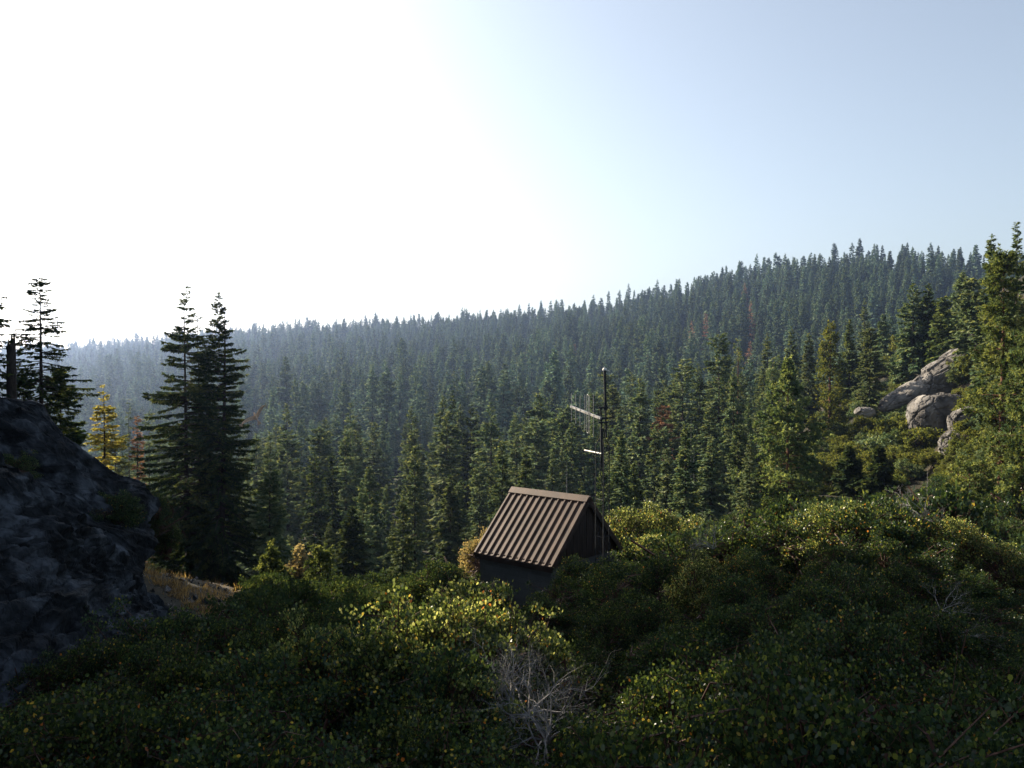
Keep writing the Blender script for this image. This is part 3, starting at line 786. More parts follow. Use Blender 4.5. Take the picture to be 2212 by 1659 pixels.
boom = mobj('antenna_boom', m.mesh('antenna_boom', [ALU]), tower)
for px, l in ((1237, .5), (1246, .53), (1255.5, .56), (1266, .62), (1276, .66), (1284.5, .72)):
    f = (1297 - px) / (1297 - 1233.) ; f = f * 28.68 / (30.9 + (28.68 - 30.9) * f)
    c = b0 + bd * f - bs * .045
    if px == 1266: c = c
    e = MB(); e.tube([c - zz * l, c + zz * l], .009, 6)
    mobj('element', e.mesh('element', [ALU]), boom)
f = .36; c = b0 + bd * f - bs * .06
e = MB(); th = np.linspace(0, math.pi, 7); l = .6
lp = [c + zz * (l + .06 * math.sin(t)) + bu * .07 * math.cos(t) for t in th] + [c - zz * (l + .06 * math.sin(t)) - bu * .07 * math.cos(t) for t in th]
lp.append(lp[0]); e.tube(lp, .011, 6); mobj('dipole_loop', e.mesh('dipole_loop', [ALU]), boom)
m = MB(); p0 = tl_(1299, 980, 28.75); p1 = tl_(1263, 972.6, 29.9); m.tube([p0, p1], .026, 8); mobj('side_arm', m.mesh('side_arm', [WHT]), tower)
m = MB(); q = tl_(1296, 985, 28.7); m.tube([p0 + [.0, 0, 0], q + [0, 0, -.4], tl_(1301, 1060, 28.7), tl_(1303, 1200, 28.62)], .012, 5); mobj('cable', m.mesh('cable', [STEEL]), tower)

# ---------------------------------------------------------------- soaring hawk
FEA = surf_mat('tan_feathers', (.34, .22, .14), (.66, .50, .36), 9, .8, .2, stretch=(1, 4, 1))
def hawk():
    mb = MB()
    n = 13; t = np.linspace(0, 1, n)
    body = np.stack([0 * t, .26 - .56 * t, .015 * np.sin(t * 3.1)], -1); rad = np.interp(t, [0, .06, .14, .22, .45, .7, .85, 1], [.006, .02, .038, .036, .062, .04, .022, .012])
    mb.tube(body, rad, 12)
    # tail fan
    tp = np.array([[-.02, -.22, .0], [.02, -.22, 0], [.10, -.44, .0], [.03, -.47, .0], [-.03, -.47, 0], [-.10, -.44, 0]])
    up = tp + [0, 0, .006]; dn = tp - [0, 0, .006]
    mb.polys(up[None]); mb.polys(dn[::-1][None])
    for k in range(6): mb.polys(np.array([[up[k], dn[k], dn[(k + 1) % 6], up[(k + 1) % 6]]]))
    for s in (-1, 1):
        u = np.linspace(0, 1, 9)
        x = s * (.03 + u * .62); lead = .10 + .09 * np.sin(u * 2.4) - .10 * u ** 3; ch = .24 * (1 - .25 * u) * np.interp(u, [0, .6, 1], [1, .9, .38])
        z = .05 * np.sin(u * 1.6) * 1.2 + .13 * u ** 2
        LE = np.stack([x, lead, z + .004], -1); TE = np.stack([x, lead - ch, z - .01], -1)
        for side_, off in ((0, .01), (1, -.008)):
            M_ = (LE * .65 + TE * .35) + [0, 0, off * 1.4]
            a = np.stack([LE[:-1], LE[1:], M_[1:], M_[:-1]], 1); b = np.stack([M_[:-1], M_[1:], TE[1:], TE[:-1]], 1)
            mb.polys(a if side_ else a[:, ::-1], 0, True); mb.polys(b if side_ else b[:, ::-1], 0, True)
        for k in range(6):     # finger feathers
            a0 = np.array([s * .64, lead[-1] - .02 - k * .016, z[-1]]); d = nrm(np.array([s * (1 - k * .12), .15 - k * .22, .25 - .03 * k])) * (.17 - .008 * k)
            w = np.array([0, .011, 0]); mb.polys(np.stack([a0 - w, a0 + d * .6 - w * 1.2, a0 + d, a0 + d * .6 + w * 1.2])[None]); mb.polys(np.stack([a0 - w, a0 + d * .6 - w * 1.2, a0 + d, a0 + d * .6 + w * 1.2])[::-1][None] + [0, 0, -.003])
    return mb
hk = mobj('hawk', hawk().mesh('hawk', [FEA])); hk.location = at(553, 900, 36)
hk.rotation_euler = (R_(62), R_(-38), R_(-6)); hk.scale = (.95, .95, .95)
tag(hk, 'brown hawk gliding with spread wings right of the tall dark firs', 'bird')

# ---------------------------------------------------------------- single trees that stand out
HERO = []
def hero(name, px, ptop, D, R, label, seed, r0=.25, dx=0.0, cat='tree', grp=None, **kw):
    b = at(px, 1000, D); z = ground(b[0], b[1])[0] - .3
    top = at(px, ptop, D)[2]; H = max(3.0, top - z)
    t = make_tree(name, seed, H, R, r0, lean=dx / H if dx else 0, **kw)
    t.location = (b[0], b[1], z)
    tag(t, label, cat, grp); HERO.append((b[0], b[1], max(3.0, R)))
    return t
G1 = 'tall dark firs left of the valley'
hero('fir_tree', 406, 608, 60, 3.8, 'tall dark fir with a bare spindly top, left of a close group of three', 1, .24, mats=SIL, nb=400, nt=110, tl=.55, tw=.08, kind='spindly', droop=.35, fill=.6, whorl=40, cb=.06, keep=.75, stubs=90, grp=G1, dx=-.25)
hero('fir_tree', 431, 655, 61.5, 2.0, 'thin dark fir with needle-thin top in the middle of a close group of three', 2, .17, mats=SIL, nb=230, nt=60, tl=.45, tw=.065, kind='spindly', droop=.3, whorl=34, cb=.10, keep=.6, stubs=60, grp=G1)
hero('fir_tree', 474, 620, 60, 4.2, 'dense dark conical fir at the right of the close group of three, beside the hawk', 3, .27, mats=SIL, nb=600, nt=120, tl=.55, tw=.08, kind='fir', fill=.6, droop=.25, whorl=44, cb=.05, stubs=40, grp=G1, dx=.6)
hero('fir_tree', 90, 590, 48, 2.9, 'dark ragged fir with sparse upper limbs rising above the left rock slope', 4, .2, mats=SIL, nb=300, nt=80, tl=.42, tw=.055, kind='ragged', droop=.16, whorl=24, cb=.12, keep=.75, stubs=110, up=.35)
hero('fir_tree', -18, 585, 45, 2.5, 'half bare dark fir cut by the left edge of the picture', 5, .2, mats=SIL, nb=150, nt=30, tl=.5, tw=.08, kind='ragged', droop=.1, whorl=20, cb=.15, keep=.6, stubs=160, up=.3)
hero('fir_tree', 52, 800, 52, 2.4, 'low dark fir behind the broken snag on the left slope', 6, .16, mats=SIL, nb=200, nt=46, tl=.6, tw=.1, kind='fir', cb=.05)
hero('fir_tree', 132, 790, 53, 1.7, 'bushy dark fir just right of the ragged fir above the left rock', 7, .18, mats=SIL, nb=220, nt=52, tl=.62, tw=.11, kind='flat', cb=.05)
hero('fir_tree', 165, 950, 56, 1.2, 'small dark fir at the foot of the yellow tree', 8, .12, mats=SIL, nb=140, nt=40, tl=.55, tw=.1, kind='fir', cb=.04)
hero('yellow_conifer', 225, 824, 62, 2.2, 'golden yellow conifer glowing in backlight over a dark bare trunk', 9, .19, mats=YEL, nb=120, nt=46, tl=.55, tw=.09, kind='fir', droop=.3, whorl=13, cb=.42, stubs=60, fill=.6, cat='tree')
hero('dead_conifer', 297, 888, 84, 1.35, 'narrow rust red dead conifer between the yellow tree and the tall firs', 10, .2, mats=RUST, nb=190, nt=26, tl=.6, tw=.1, kind='col', cb=.1, droop=.3)
hero('fir_tree', 279, 856, 108, 2.4, 'small blue green fir top behind the narrow rust red tree', 11, .2, nb=170, nt=30, tl=.8, tw=.13, kind='fir', cb=.1)
hero('fir_tree', 322, 868, 100, 2.0, 'thin drooping fir between the rust red tree and the tall firs', 12, .16, nb=120, nt=24, tl=.8, tw=.11, kind='ragged', cb=.1, droop=.5)
hero('fir_tree', 250, 940, 84, 3.0, 'olive fir filling the gap below the yellow tree', 13, .2, nb=170, nt=36, tl=.8, tw=.13, kind='flat', cb=.08, mats=OAK)
# mid ground firs between the tall firs and the hut
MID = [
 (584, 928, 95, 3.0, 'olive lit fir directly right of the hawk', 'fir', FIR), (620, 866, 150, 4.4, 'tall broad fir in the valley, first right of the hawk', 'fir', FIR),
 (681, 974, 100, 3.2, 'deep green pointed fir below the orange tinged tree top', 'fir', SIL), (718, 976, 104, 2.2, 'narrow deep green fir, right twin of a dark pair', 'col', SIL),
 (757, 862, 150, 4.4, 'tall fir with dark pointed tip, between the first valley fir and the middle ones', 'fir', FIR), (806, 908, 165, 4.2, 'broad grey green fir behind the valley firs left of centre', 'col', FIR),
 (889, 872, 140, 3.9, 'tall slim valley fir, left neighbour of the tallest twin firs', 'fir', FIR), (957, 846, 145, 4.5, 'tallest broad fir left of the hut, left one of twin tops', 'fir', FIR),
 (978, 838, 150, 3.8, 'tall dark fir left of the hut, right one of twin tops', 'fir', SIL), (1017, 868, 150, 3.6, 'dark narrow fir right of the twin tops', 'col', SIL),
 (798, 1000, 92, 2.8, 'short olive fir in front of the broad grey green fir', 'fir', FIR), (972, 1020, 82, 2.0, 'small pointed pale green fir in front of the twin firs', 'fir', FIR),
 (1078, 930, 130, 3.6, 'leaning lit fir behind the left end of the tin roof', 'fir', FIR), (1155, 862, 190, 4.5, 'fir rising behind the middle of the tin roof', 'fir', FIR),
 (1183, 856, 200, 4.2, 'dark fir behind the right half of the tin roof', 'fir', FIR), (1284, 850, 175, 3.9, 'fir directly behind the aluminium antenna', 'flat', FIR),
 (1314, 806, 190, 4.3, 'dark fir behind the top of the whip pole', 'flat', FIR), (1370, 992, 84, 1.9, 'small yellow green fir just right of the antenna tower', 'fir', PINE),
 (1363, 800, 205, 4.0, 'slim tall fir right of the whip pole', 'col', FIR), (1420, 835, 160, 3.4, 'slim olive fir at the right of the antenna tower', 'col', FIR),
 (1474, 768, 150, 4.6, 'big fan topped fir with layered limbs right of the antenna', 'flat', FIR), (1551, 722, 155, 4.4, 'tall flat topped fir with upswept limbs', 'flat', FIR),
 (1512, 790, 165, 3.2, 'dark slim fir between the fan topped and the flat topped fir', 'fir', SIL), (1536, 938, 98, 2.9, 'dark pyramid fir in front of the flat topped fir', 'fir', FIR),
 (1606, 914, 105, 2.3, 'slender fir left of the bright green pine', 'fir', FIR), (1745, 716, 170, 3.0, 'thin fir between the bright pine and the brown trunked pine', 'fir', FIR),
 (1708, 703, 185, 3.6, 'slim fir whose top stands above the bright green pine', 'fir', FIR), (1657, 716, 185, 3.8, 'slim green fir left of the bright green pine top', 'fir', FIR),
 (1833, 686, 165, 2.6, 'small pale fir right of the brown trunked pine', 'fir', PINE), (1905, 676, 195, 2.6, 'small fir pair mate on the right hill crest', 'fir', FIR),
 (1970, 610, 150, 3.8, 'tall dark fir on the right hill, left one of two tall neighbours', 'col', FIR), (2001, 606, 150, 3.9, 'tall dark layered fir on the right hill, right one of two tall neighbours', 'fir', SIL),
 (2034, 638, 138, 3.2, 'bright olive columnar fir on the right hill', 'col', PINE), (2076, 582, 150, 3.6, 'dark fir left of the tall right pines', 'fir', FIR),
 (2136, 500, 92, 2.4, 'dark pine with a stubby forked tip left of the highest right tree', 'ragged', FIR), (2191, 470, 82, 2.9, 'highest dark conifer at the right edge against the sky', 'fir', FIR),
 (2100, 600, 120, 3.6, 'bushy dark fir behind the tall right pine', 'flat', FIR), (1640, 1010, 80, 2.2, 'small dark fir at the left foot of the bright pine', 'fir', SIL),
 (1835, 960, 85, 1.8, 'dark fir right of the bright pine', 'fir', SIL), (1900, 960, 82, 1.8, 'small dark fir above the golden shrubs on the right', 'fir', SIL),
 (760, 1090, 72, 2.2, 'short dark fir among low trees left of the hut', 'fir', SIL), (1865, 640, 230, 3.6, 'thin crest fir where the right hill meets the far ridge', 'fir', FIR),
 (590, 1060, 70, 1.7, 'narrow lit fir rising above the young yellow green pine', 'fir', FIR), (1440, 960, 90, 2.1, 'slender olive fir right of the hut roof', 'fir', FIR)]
for i, (px, pt, D, R, lab, kd, mt) in enumerate(MID):
    near = D < 110
    hero('fir_tree', px, pt, D, R, lab, 100 + i, .012 * R * 6, mats=mt, nb=int(260 if near else 230), nt=46 if near else 40, tl=.8 if near else 1.15, tw=.15 if near else .22, fill=.7, kind=kd, cb=.08, droop=.25, whorl=(26 if i % 3 == 0 else 0), grp='firs standing out in the valley and on the right hill')
# pines
hero('pine_tree', 1702, 778, 78, 4.7, 'bright green young pine with bushy tufts above the shrubs right of centre', 60, .2, mats=PALEP, bark=REDBARK, nb=190, nt=36, tl=.5, tw=.075, kind='fir', tuft=True, ntn=10, cb=.05, up=.8, whorl=17, droop=.12)
hero('pine_tree', 2163, 548, 62, 3.0, 'large sunlit pine with open limbs and reddish trunk near the right edge', 61, .30, mats=PINE, bark=REDBARK, nb=210, nt=34, tl=.46, tw=.05, kind='flat', tuft=True, ntn=9, cb=.06, up=.45, whorl=19, droop=.2)
hero('pine_tree', 2232, 700, 58, 3.4, 'sunlit pine cut by the right edge of the picture', 62, .24, mats=PINE, bark=REDBARK, nb=150, nt=30, tl=.46, tw=.05, kind='flat', tuft=True, ntn=9, cb=.06, up=.45, whorl=15, droop=.2)
hero('pine_tree', 2095, 1010, 50, 1.9, 'low young pine at the foot of the large right pine', 63, .12, mats=PINE, bark=REDBARK, nb=60, nt=24, tl=.42, tw=.05, kind='round', tuft=True, ntn=9, cb=.06, up=.6, whorl=9)
hero('pine_tree', 1792, 692, 135, 3.6, 'olive pine with a long dark visible trunk on the right slope', 64, .33, mats=OAK, bark=REDBARK, nb=120, nt=26, tl=.6, tw=.08, kind='ragged', tuft=True, ntn=7, cb=.22, up=.45, whorl=18, stubs=60)
hero('pine_tree', 1592, 730, 150, 3.2, 'half dead pine with bare whitish limbs and long trunk', 65, .3, mats=FIR, bark=REDBARK, nb=60, nt=18, tl=.6, tw=.08, kind='ragged', tuft=True, ntn=6, cb=.35, up=.3, whorl=14, stubs=150)
hero('pine_tree', 1668, 772, 140, 2.6, 'pine with a bare red trunk left of the bright green pine', 66, .26, mats=FIR, bark=REDBARK, nb=60, nt=20, tl=.6, tw=.08, kind='ragged', tuft=True, ntn=6, cb=.5, up=.3, whorl=12, stubs=50)
hero('pine_tree', 588, 1172, 44, 1.25, 'young yellow green pine lit at the right foot of the tall firs', 67, .07, mats=PINE, nb=60, nt=26, tl=.3, tw=.04, kind='fir', tuft=True, ntn=9, cb=.04, up=.8, whorl=9)
hero('pine_tree', 645, 1180, 48, 1.2, 'thin young pine with tan tufts between the tall firs and the centre shrubs', 68, .07, mats=GREY, nb=40, nt=22, tl=.3, tw=.04, kind='ragged', tuft=True, ntn=9, cb=.12, up=.7, whorl=7)
hero('pine_tree', 690, 1225, 43, .8, 'tiny pale tufted pine just left of the bright centre shrub', 69, .05, mats=PINE, nb=26, nt=20, tl=.28, tw=.04, kind='round', tuft=True, ntn=9, cb=.12, up=.7, whorl=6)
# bare snags
def snag(px, ptop, pbot, D, r, label, seed, stubs=40, lean=0.0, broken=False):
    b = at(px, 1000, D); z = ground(b[0], b[1])[0] - .3; H = at(px, ptop, D)[2] - z
    rng = np.random.default_rng(seed)
    m, pts = trunk_mesh('snag', H, r, rng, DEADW, lean, stubs=stubs, cb=.3)
    if broken:
        m = MB(); t = np.linspace(0, 1, 12); th = np.linspace(0, 6.283, 12, endpoint=False)
        V = np.array([[math.cos(a) * r * (1.15 - .3 * q), math.sin(a) * r * (1.15 - .3 * q), q * H + (q == 1) * rng.uniform(-.5, .6)] for q in t for a in th])
        f = [[i * 12 + j, i * 12 + (j + 1) % 12, (i + 1) * 12 + (j + 1) % 12, (i + 1) * 12 + j] for i in range(11) for j in range(12)]
        m.indexed(V, f, 0, True)
        c = V[-12:].mean(0) - [0, 0, .5]
        for j in range(12): m.polys(np.array([[V[-12 + j], V[-12 + (j + 1) % 12], c]]))
        m.sticks(rng.uniform(-.05, .05, (8, 3)) + [0, 0, H * .5], np.stack([rng.normal(0, 1, 8), rng.normal(0, 1, 8), H * rng.uniform(.4, .9, 8)], -1), .04, .01)
    o = mobj('dead_snag', m.mesh('dead_snag', [BARK if broken else DEADW]), None, (b[0], b[1], z)); tag(o, label, 'dead tree'); HERO.append((b[0], b[1], 3))
snag(27, 742, 845, 45, .25, 'thick broken dark snag beside the left edge above the rock', 80, broken=True)
snag(1492, 898, 1040, 100, .17, 'bare reddish snag pole in front of the dark pyramid fir', 81, 30)
snag(1224, 985, 1050, 70, .16, 'bare dark pole snag just behind the tin roof ridge', 82, 30)
snag(1178, 1010, 1050, 72, .10, 'pale twisted bare snag behind the tin roof ridge', 83, 60)
snag(1500, 960, 1040, 101, .12, 'thin bare snag close right of the reddish pole', 84, 20)
snag(2004, 1000, 1080, 60, .08, 'thin whitish dead stem above the golden shrubs at right', 85, 40)

# rust and orange dead conifers spread over the forest
DEAD_AT = [(1300, 628, 664, 'rust dead conifer on the skyline, farthest left of the orange ones on the ridge', 1.0), (1524, 682, 735, 'widest pinkish dead conifer at mid slope of the far hill', 1.3),
 (1494, 698, 748, 'narrow dull red dead conifer left of the widest pinkish one', .7), (1609, 616, 646, 'small bright orange dead tip high on the far hill', .6), (1621, 656, 716, 'tall orange dead conifer on the far hill right of the pinkish one', .8),
 (1620, 742, 790, 'red dead conifer low on the far hill behind the half dead pine', .7), (1190, 812, 842, 'faint brown dead conifer at mid slope above the tin roof', .8),
 (1118, 952, 1000, 'small orange dead conifer just above the left end of the tin roof', .6), (2108, 720, 745, 'small rust patch of a dead conifer left of the large right pine', .8), (1241, 748, 775, 'faint tan dead conifer on the far hill left of the antenna', .8), (745, 905, 935, 'small orange tree top behind the tall valley firs', .8)]
FRONT = []
dm = [single_tree_mesh('dead_conifer', 300 + k, 20, 3.2, RUST, BARK, cb=.05, nb=170, nt=18, tl=1.1, tw=.2, kind=('fir', 'col')[k % 2]) for k in range(2)]
for k, (px, y0, y1, lab, ws) in enumerate(DEAD_AT):
    p, D = hit(px, y1 + 24)
    if D > 1400: D = 200; p = at(px, y1, D); p[2] = ground(p[0], p[1])[0]
    H = (y1 + 30 - y0) / F * D
    o = mobj('dead_conifer', dm[k % 2], None, p); s = H / 20; o.scale = (s * (.8 + .4 * ws), s * (.8 + .4 * ws), s); o.rotation_euler = (0, 0, k * 1.3)
    tag(o, lab, 'dead tree', 'rust coloured dead conifers in the forest'); HERO.append((p[0], p[1], max(4, D * .006))); FRONT.append((px, D))
b = at(1432, 930, 128); z = ground(b[0], b[1])[0]
t = make_tree('dead_conifer', 320, at(1432, 872, 128)[2] - z, 2.0, .2, mats=RUST, nb=110, nt=30, tl=.7, tw=.12, kind='round', cb=.62)
t.location = (b[0], b[1], z); tag(t, 'two toned orange brown dead conifer right of the antenna tower', 'dead tree', 'rust coloured dead conifers in the forest'); HERO.append((b[0], b[1], 3))

# ---------------------------------------------------------------- the forest
KINDS = ['fir', 'col', 'fir', 'flat', 'col', 'fir']
mid_protos, far_protos = [], []
for k in range(6):
    rng = np.random.default_rng(400 + k); kd = KINDS[k]
    H0, R0 = 26.0, (4.1, 3.1, 3.6, 4.1, 3.5, 4.8)[k]
    mt = FIR if k != 3 else FIR
    tbm, _ = trunk_mesh('trunk', H0, .3, rng, BARK, stubs=30)
    cm = conifer_crown(500 + k, H0, R0, nb=260, nt=40, tl=1.15, tw=.24, kind=kd, cb=(.1, .08, .14, .18, .1, .05)[k], droop=.3, fill=.7, whorl=(0, 0, 22, 18, 0, 20)[k])
    mid_protos.append((tbm.mesh('trunk', [BARK]), cm.mesh('crown', mt + [BARK])))
    far_protos.append(single_tree_mesh('fir_tree', 600 + k, H0, R0 * 1.15, FARF, BARK, cb=.05, nb=240, nt=20, tl=1.5, tw=.45, kind=('fir', 'col', 'fir', 'fir', 'col', 'fir')[k], droop=.3, fill=.9))

rng = np.random.default_rng(77)
CAPX = np.array([-700, 0, 200, 330, 560, 700, 1000, 1100, 1300, 1500, 1650, 1800, 1950, 2100, 2300, 2700])
CAPY = np.array([500, 840, 945, 930, 905, 890, 862, 850, 812, 775, 745, 712, 660, 610, 560, 500])
pts = []
for (r0_, r1_, sp) in ((52, 300, 8.6), (300, 1700, 10.6)):
    g = np.arange(-1400, 1400, sp); gy = np.arange(r0_ * .8, r1_, sp)
    GX, GY = np.meshgrid(g, gy); GX = GX.ravel() + rng.uniform(-.48, .48, GX.size) * sp; GY = GY.ravel() + rng.uniform(-.48, .48, GY.size) * sp
    r = np.hypot(GX, GY); u = 1106 + GX / GY * F
    m = (GY >= r0_) & (GY < r1_) & (u > -420) & (u < 2620)
    pts.append(np.stack([GX[m], GY[m]], -1))
pts = np.concatenate(pts)
u = 1106 + pts[:, 0] / pts[:, 1] * F; r = np.hypot(pts[:, 0], pts[:, 1]); D = pts[:, 1]
ridge = np.interp(np.degrees(np.arctan2(pts[:, 0], pts[:, 1])), RAZ, RD) / np.cos(np.arctan2(pts[:, 0], pts[:, 1]))
keep = (r < ridge + 35)
keep &= ~((u < 330) & (D < 92)) & ~((u > 330) & (u < 560) & (D < 72))
keep &= ~((D < 66) & (u > 1050))
shr = (u > 1700) & (D < 215) & (D > 66); keep &= ~(shr & (rng.uniform(0, 1, len(u)) < .93))
keep &= ~((u > 1950) & (D < 105))
keep &= rng.uniform(0, 1, len(u)) < .93
for hx, hy, hr in HERO: keep &= np.hypot(pts[:, 0] - hx, pts[:, 1] - hy) > hr * .9
for fp, fd in FRONT: keep &= ~((np.abs(u - fp) < 13) & (D < fd + 3) & (D > fd - 75))
pts, u, D, r = pts[keep], u[keep], D[keep], r[keep]
gz_ = ground(pts[:, 0], pts[:, 1])
n = len(pts)
Hh = rng.normal(27, 5.5, n); small = rng.uniform(0, 1, n) < .34; Hh[small] *= rng.uniform(.45, .75, small.sum()); Hh = np.clip(Hh, 9, 40)
Hh *= np.interp(u, [0, 1106, 2212], [1.12, 1.02, .92]) * np.where(D > 300, 1.06, 1)
capz = -((np.interp(u, CAPX, CAPY) + np.abs(rng.normal(0, 60, n)) + np.where(D < 110, rng.uniform(50, 180, n), 0)) - 793) / F * D
Hh = np.where(D < 300, np.minimum(Hh, capz - gz_), Hh)
ok = Hh > 3.5
pts, u, D, r, gz_, Hh = pts[ok], u[ok], D[ok], r[ok], gz_[ok], Hh[ok]; n = len(pts)
proto = rng.integers(0, 6, n); rot = rng.uniform(0, 6.283, n); wid = rng.uniform(.8, 1.25, n)
vis = (u > -20) & (u < 2232)
order = np.argsort(np.where(vis, D, 1e9))
NIND = 215
ind = order[:NIND]
def place_words(px, d):
    if px < 330: a = 'past the yellow and rust trees'
    elif px < 560: a = 'behind the tall dark firs'
    elif px < 760: a = 'right of the hawk'
    elif px < 930: a = 'left of the twin tallest firs'
    elif px < 1100: a = 'around the twin tallest firs'
    elif px < 1290: a = 'behind roof and antenna boom'
    elif px < 1450: a = 'right of the antenna tower'
    elif px < 1640: a = 'around the flat topped fir'
    elif px < 1780: a = 'around the bright green pine'
    elif px < 1980: a = 'among oaks on the right slope'
    else: a = 'behind the granite outcrop'
    b = 'near' if d < 110 else ('midway' if d < 190 else 'distant')
    return b, a
for q in ind:
    root = empty('fir_tree', (pts[q, 0], pts[q, 1], gz_[q] - .4), rot[q], (Hh[q] / 26 * wid[q],) * 2 + (Hh[q] / 26,))
    tm, cm = mid_protos[proto[q]]
    mobj('trunk', tm, root); mobj('crown', cm, root)
    b, a = place_words(u[q], D[q])
    k = ('broad green fir', 'narrow green fir', 'layered green fir', 'blunt green fir', 'columnar green fir', 'wide green fir')[proto[q]]
    tag(root, f'{b} {k} {a}', 'tree', f'{b} {k}s {a}')
rest = np.setdiff1d(np.arange(n), ind)
print('forest', n, 'rest', len(rest))
# a few far trees as single meshes that the mass below reuses
srcs = []
nxt = order[NIND:NIND + 24]
for i_, q in enumerate(nxt):
    o = mobj('fir_tree', far_protos[proto[q]], None, (pts[q, 0], pts[q, 1], gz_[q] - .4)); o.rotation_euler = (0, 0, rot[q]); o.scale = (Hh[q] / 26 * wid[q],) * 2 + (Hh[q] / 26,)
    b, a = place_words(u[q], D[q]); tag(o, f'slope edge green fir {a}', 'tree', f'slope edge firs {a}')
src = {}
for q in nxt:
    pass
for o in list(col.objects):
    if o.type == 'MESH' and o.data in far_protos and o.data.name not in src: src[o.data.name] = o
for k in range(6):
    if far_protos[k].name not in src:
        q = [x for x in rest if proto[x] == k][0]
        o = mobj('fir_tree', far_protos[k], None, (pts[q, 0], pts[q, 1], gz_[q] - .4)); src[far_protos[k].name] = o
        tag(o, 'slope edge green fir ' + place_words(u[q], D[q])[1], 'tree', 'slope edge firs ' + place_words(u[q], D[q])[1])
rest = np.setdiff1d(rest, nxt)
me = bpy.data.meshes.new('forest'); me.vertices.add(len(rest))
P_ = np.stack([pts[rest, 0], pts[rest, 1], gz_[rest] - .5], -1); me.vertices.foreach_set('co', P_.astype(np.float32).ravel())
at_r = me.attributes.new('rot', 'FLOAT_VECTOR', 'POINT'); at_r.data.foreach_set('vector', np.stack([rng.normal(0, .02, len(rest)), rng.normal(0, .02, len(rest)), rot[rest]], -1).astype(np.float32).ravel())
at_s = me.attributes.new('siz', 'FLOAT_VECTOR', 'POINT'); s_ = Hh[rest] / 26; at_s.data.foreach_set('vector', np.stack([s_ * wid[rest], s_ * wid[rest], s_], -1).astype(np.float32).ravel())
at_k = me.attributes.new('pick', 'INT', 'POINT'); at_k.data.foreach_set('value', proto[rest].astype(np.int32))
me.update()
forest = mobj('forest', me)
tag(forest, 'dense conifer forest covering the far hillside and ridge', 'forest', None, 'stuff')
ng = bpy.data.node_groups.new('forest_scatter', 'GeometryNodeTree')
ng.interface.new_socket('Geometry', in_out='INPUT', socket_type='NodeSocketGeometry'); ng.interface.new_socket('Geometry', in_out='OUTPUT', socket_type='NodeSocketGeometry')
N, L = ng.nodes, ng.links
gi = N.new('NodeGroupInput'); go = N.new('NodeGroupOutput'); jn = N.new('GeometryNodeJoinGeometry')
def named(nm, tp):
    a = N.new('GeometryNodeInputNamedAttribute'); a.data_type = tp; a.inputs[0].default_value = nm; return a.outputs['Attribute']
ra, sa, ka = named('rot', 'FLOAT_VECTOR'), named('siz', 'FLOAT_VECTOR'), named('pick', 'INT')
for k in range(6):
    oi = N.new('GeometryNodeObjectInfo'); oi.transform_space = 'ORIGINAL'; oi.inputs['Object'].default_value = src[far_protos[k].name]; oi.inputs['As Instance'].default_value = True
    cp = N.new('FunctionNodeCompare'); cp.data_type = 'INT'; cp.operation = 'EQUAL'; L.new(ka, cp.inputs[2]); cp.inputs[3].default_value = k
    ip = N.new('GeometryNodeInstanceOnPoints'); L.new(gi.outputs[0], ip.inputs['Points']); L.new(oi.outputs['Geometry'], ip.inputs['Instance'])
    L.new(cp.outputs[0], ip.inputs['Selection']); L.new(ra, ip.inputs['Rotation']); L.new(sa, ip.inputs['Scale']); L.new(ip.outputs[0], jn.inputs[0])
L.new(jn.outputs[0], go.inputs[0])
mod = forest.modifiers.new('scatter', 'NODES'); mod.node_group = ng

# unseen firs added beyond the left edge to cast shade over the near shrubs
es = np.array([-math.sin(R_(SUN_AZ)), math.cos(R_(SUN_AZ))]); eq = np.array([math.cos(R_(SUN_AZ)), math.sin(R_(SUN_AZ))])
k = 0
TAN = math.tan(R_(SUN_EL))
for row, uu, off in ((0, -.72, 0), (1, -.84, .6)):
    q = -9.0 + off
    while q < 18.9:
        T = (eq[0] * q - uu * eq[1] * q) / (-es[0] + uu * es[1])
        T = max(T, 30) + (row and 4)
        p = eq * q + es * T; z = ground(p[0], p[1])[0]
        gap = 6.5 < q < 11.4
        h = (-4.3 if gap else 7) + (T - 8.5) * TAN
        H = h - z
        if H > 4:
            w = (1.3 if gap else 2.0 if q > 3 else 2.6) / 3.0
            root = empty('fir_tree', (p[0], p[1], z - .4), k * 1.7, (w, w, H / 26))
            tm, cm = mid_protos[(1, 4)[k % 2]]; mobj('trunk', tm, root); mobj('crown', cm, root)
            tag(root, 'unseen tall fir added beyond the left edge to shade the near shrubs', 'tree', 'unseen firs added beyond the left edge for shade')
        k += 1; q += .5 if gap else 1.2
# unseen pine rows added: crowns shade the front, sun passes beneath to centre shrub
hp = make_tree('pine_tree', 950, 34, 3.4, .4, mats=FIR, bark=REDBARK, nb=200, nt=40, tl=1.0, tw=.2, kind='flat', cb=.52, fill=.7)
for i_, (q, dT) in enumerate(((6.6, 0), (8.6, 0), (10.6, 0), (7.6, 5), (9.6, 5), (11.6, 5))):
    T = q * (eq[1] * .74 + eq[0]) / (-es[0] - .74 * es[1]) + dT; p = eq * q + es * T; z = ground(p[0], p[1])[0]
    r0 = hp if i_ == 0 else copy_tree(hp); lo = -1.0 + (T - 8.5) * TAN - z
    r0.location = (p[0], p[1], z - .3); zs = max(.35, lo / (34 * .50)); r0.scale = (.7, .7, zs); r0.rotation_euler = (0, 0, i_)
    tag(r0, 'unseen bare-trunked pine added beyond the left edge to shape the shade', 'tree', 'unseen pines added beyond the left edge for shade')

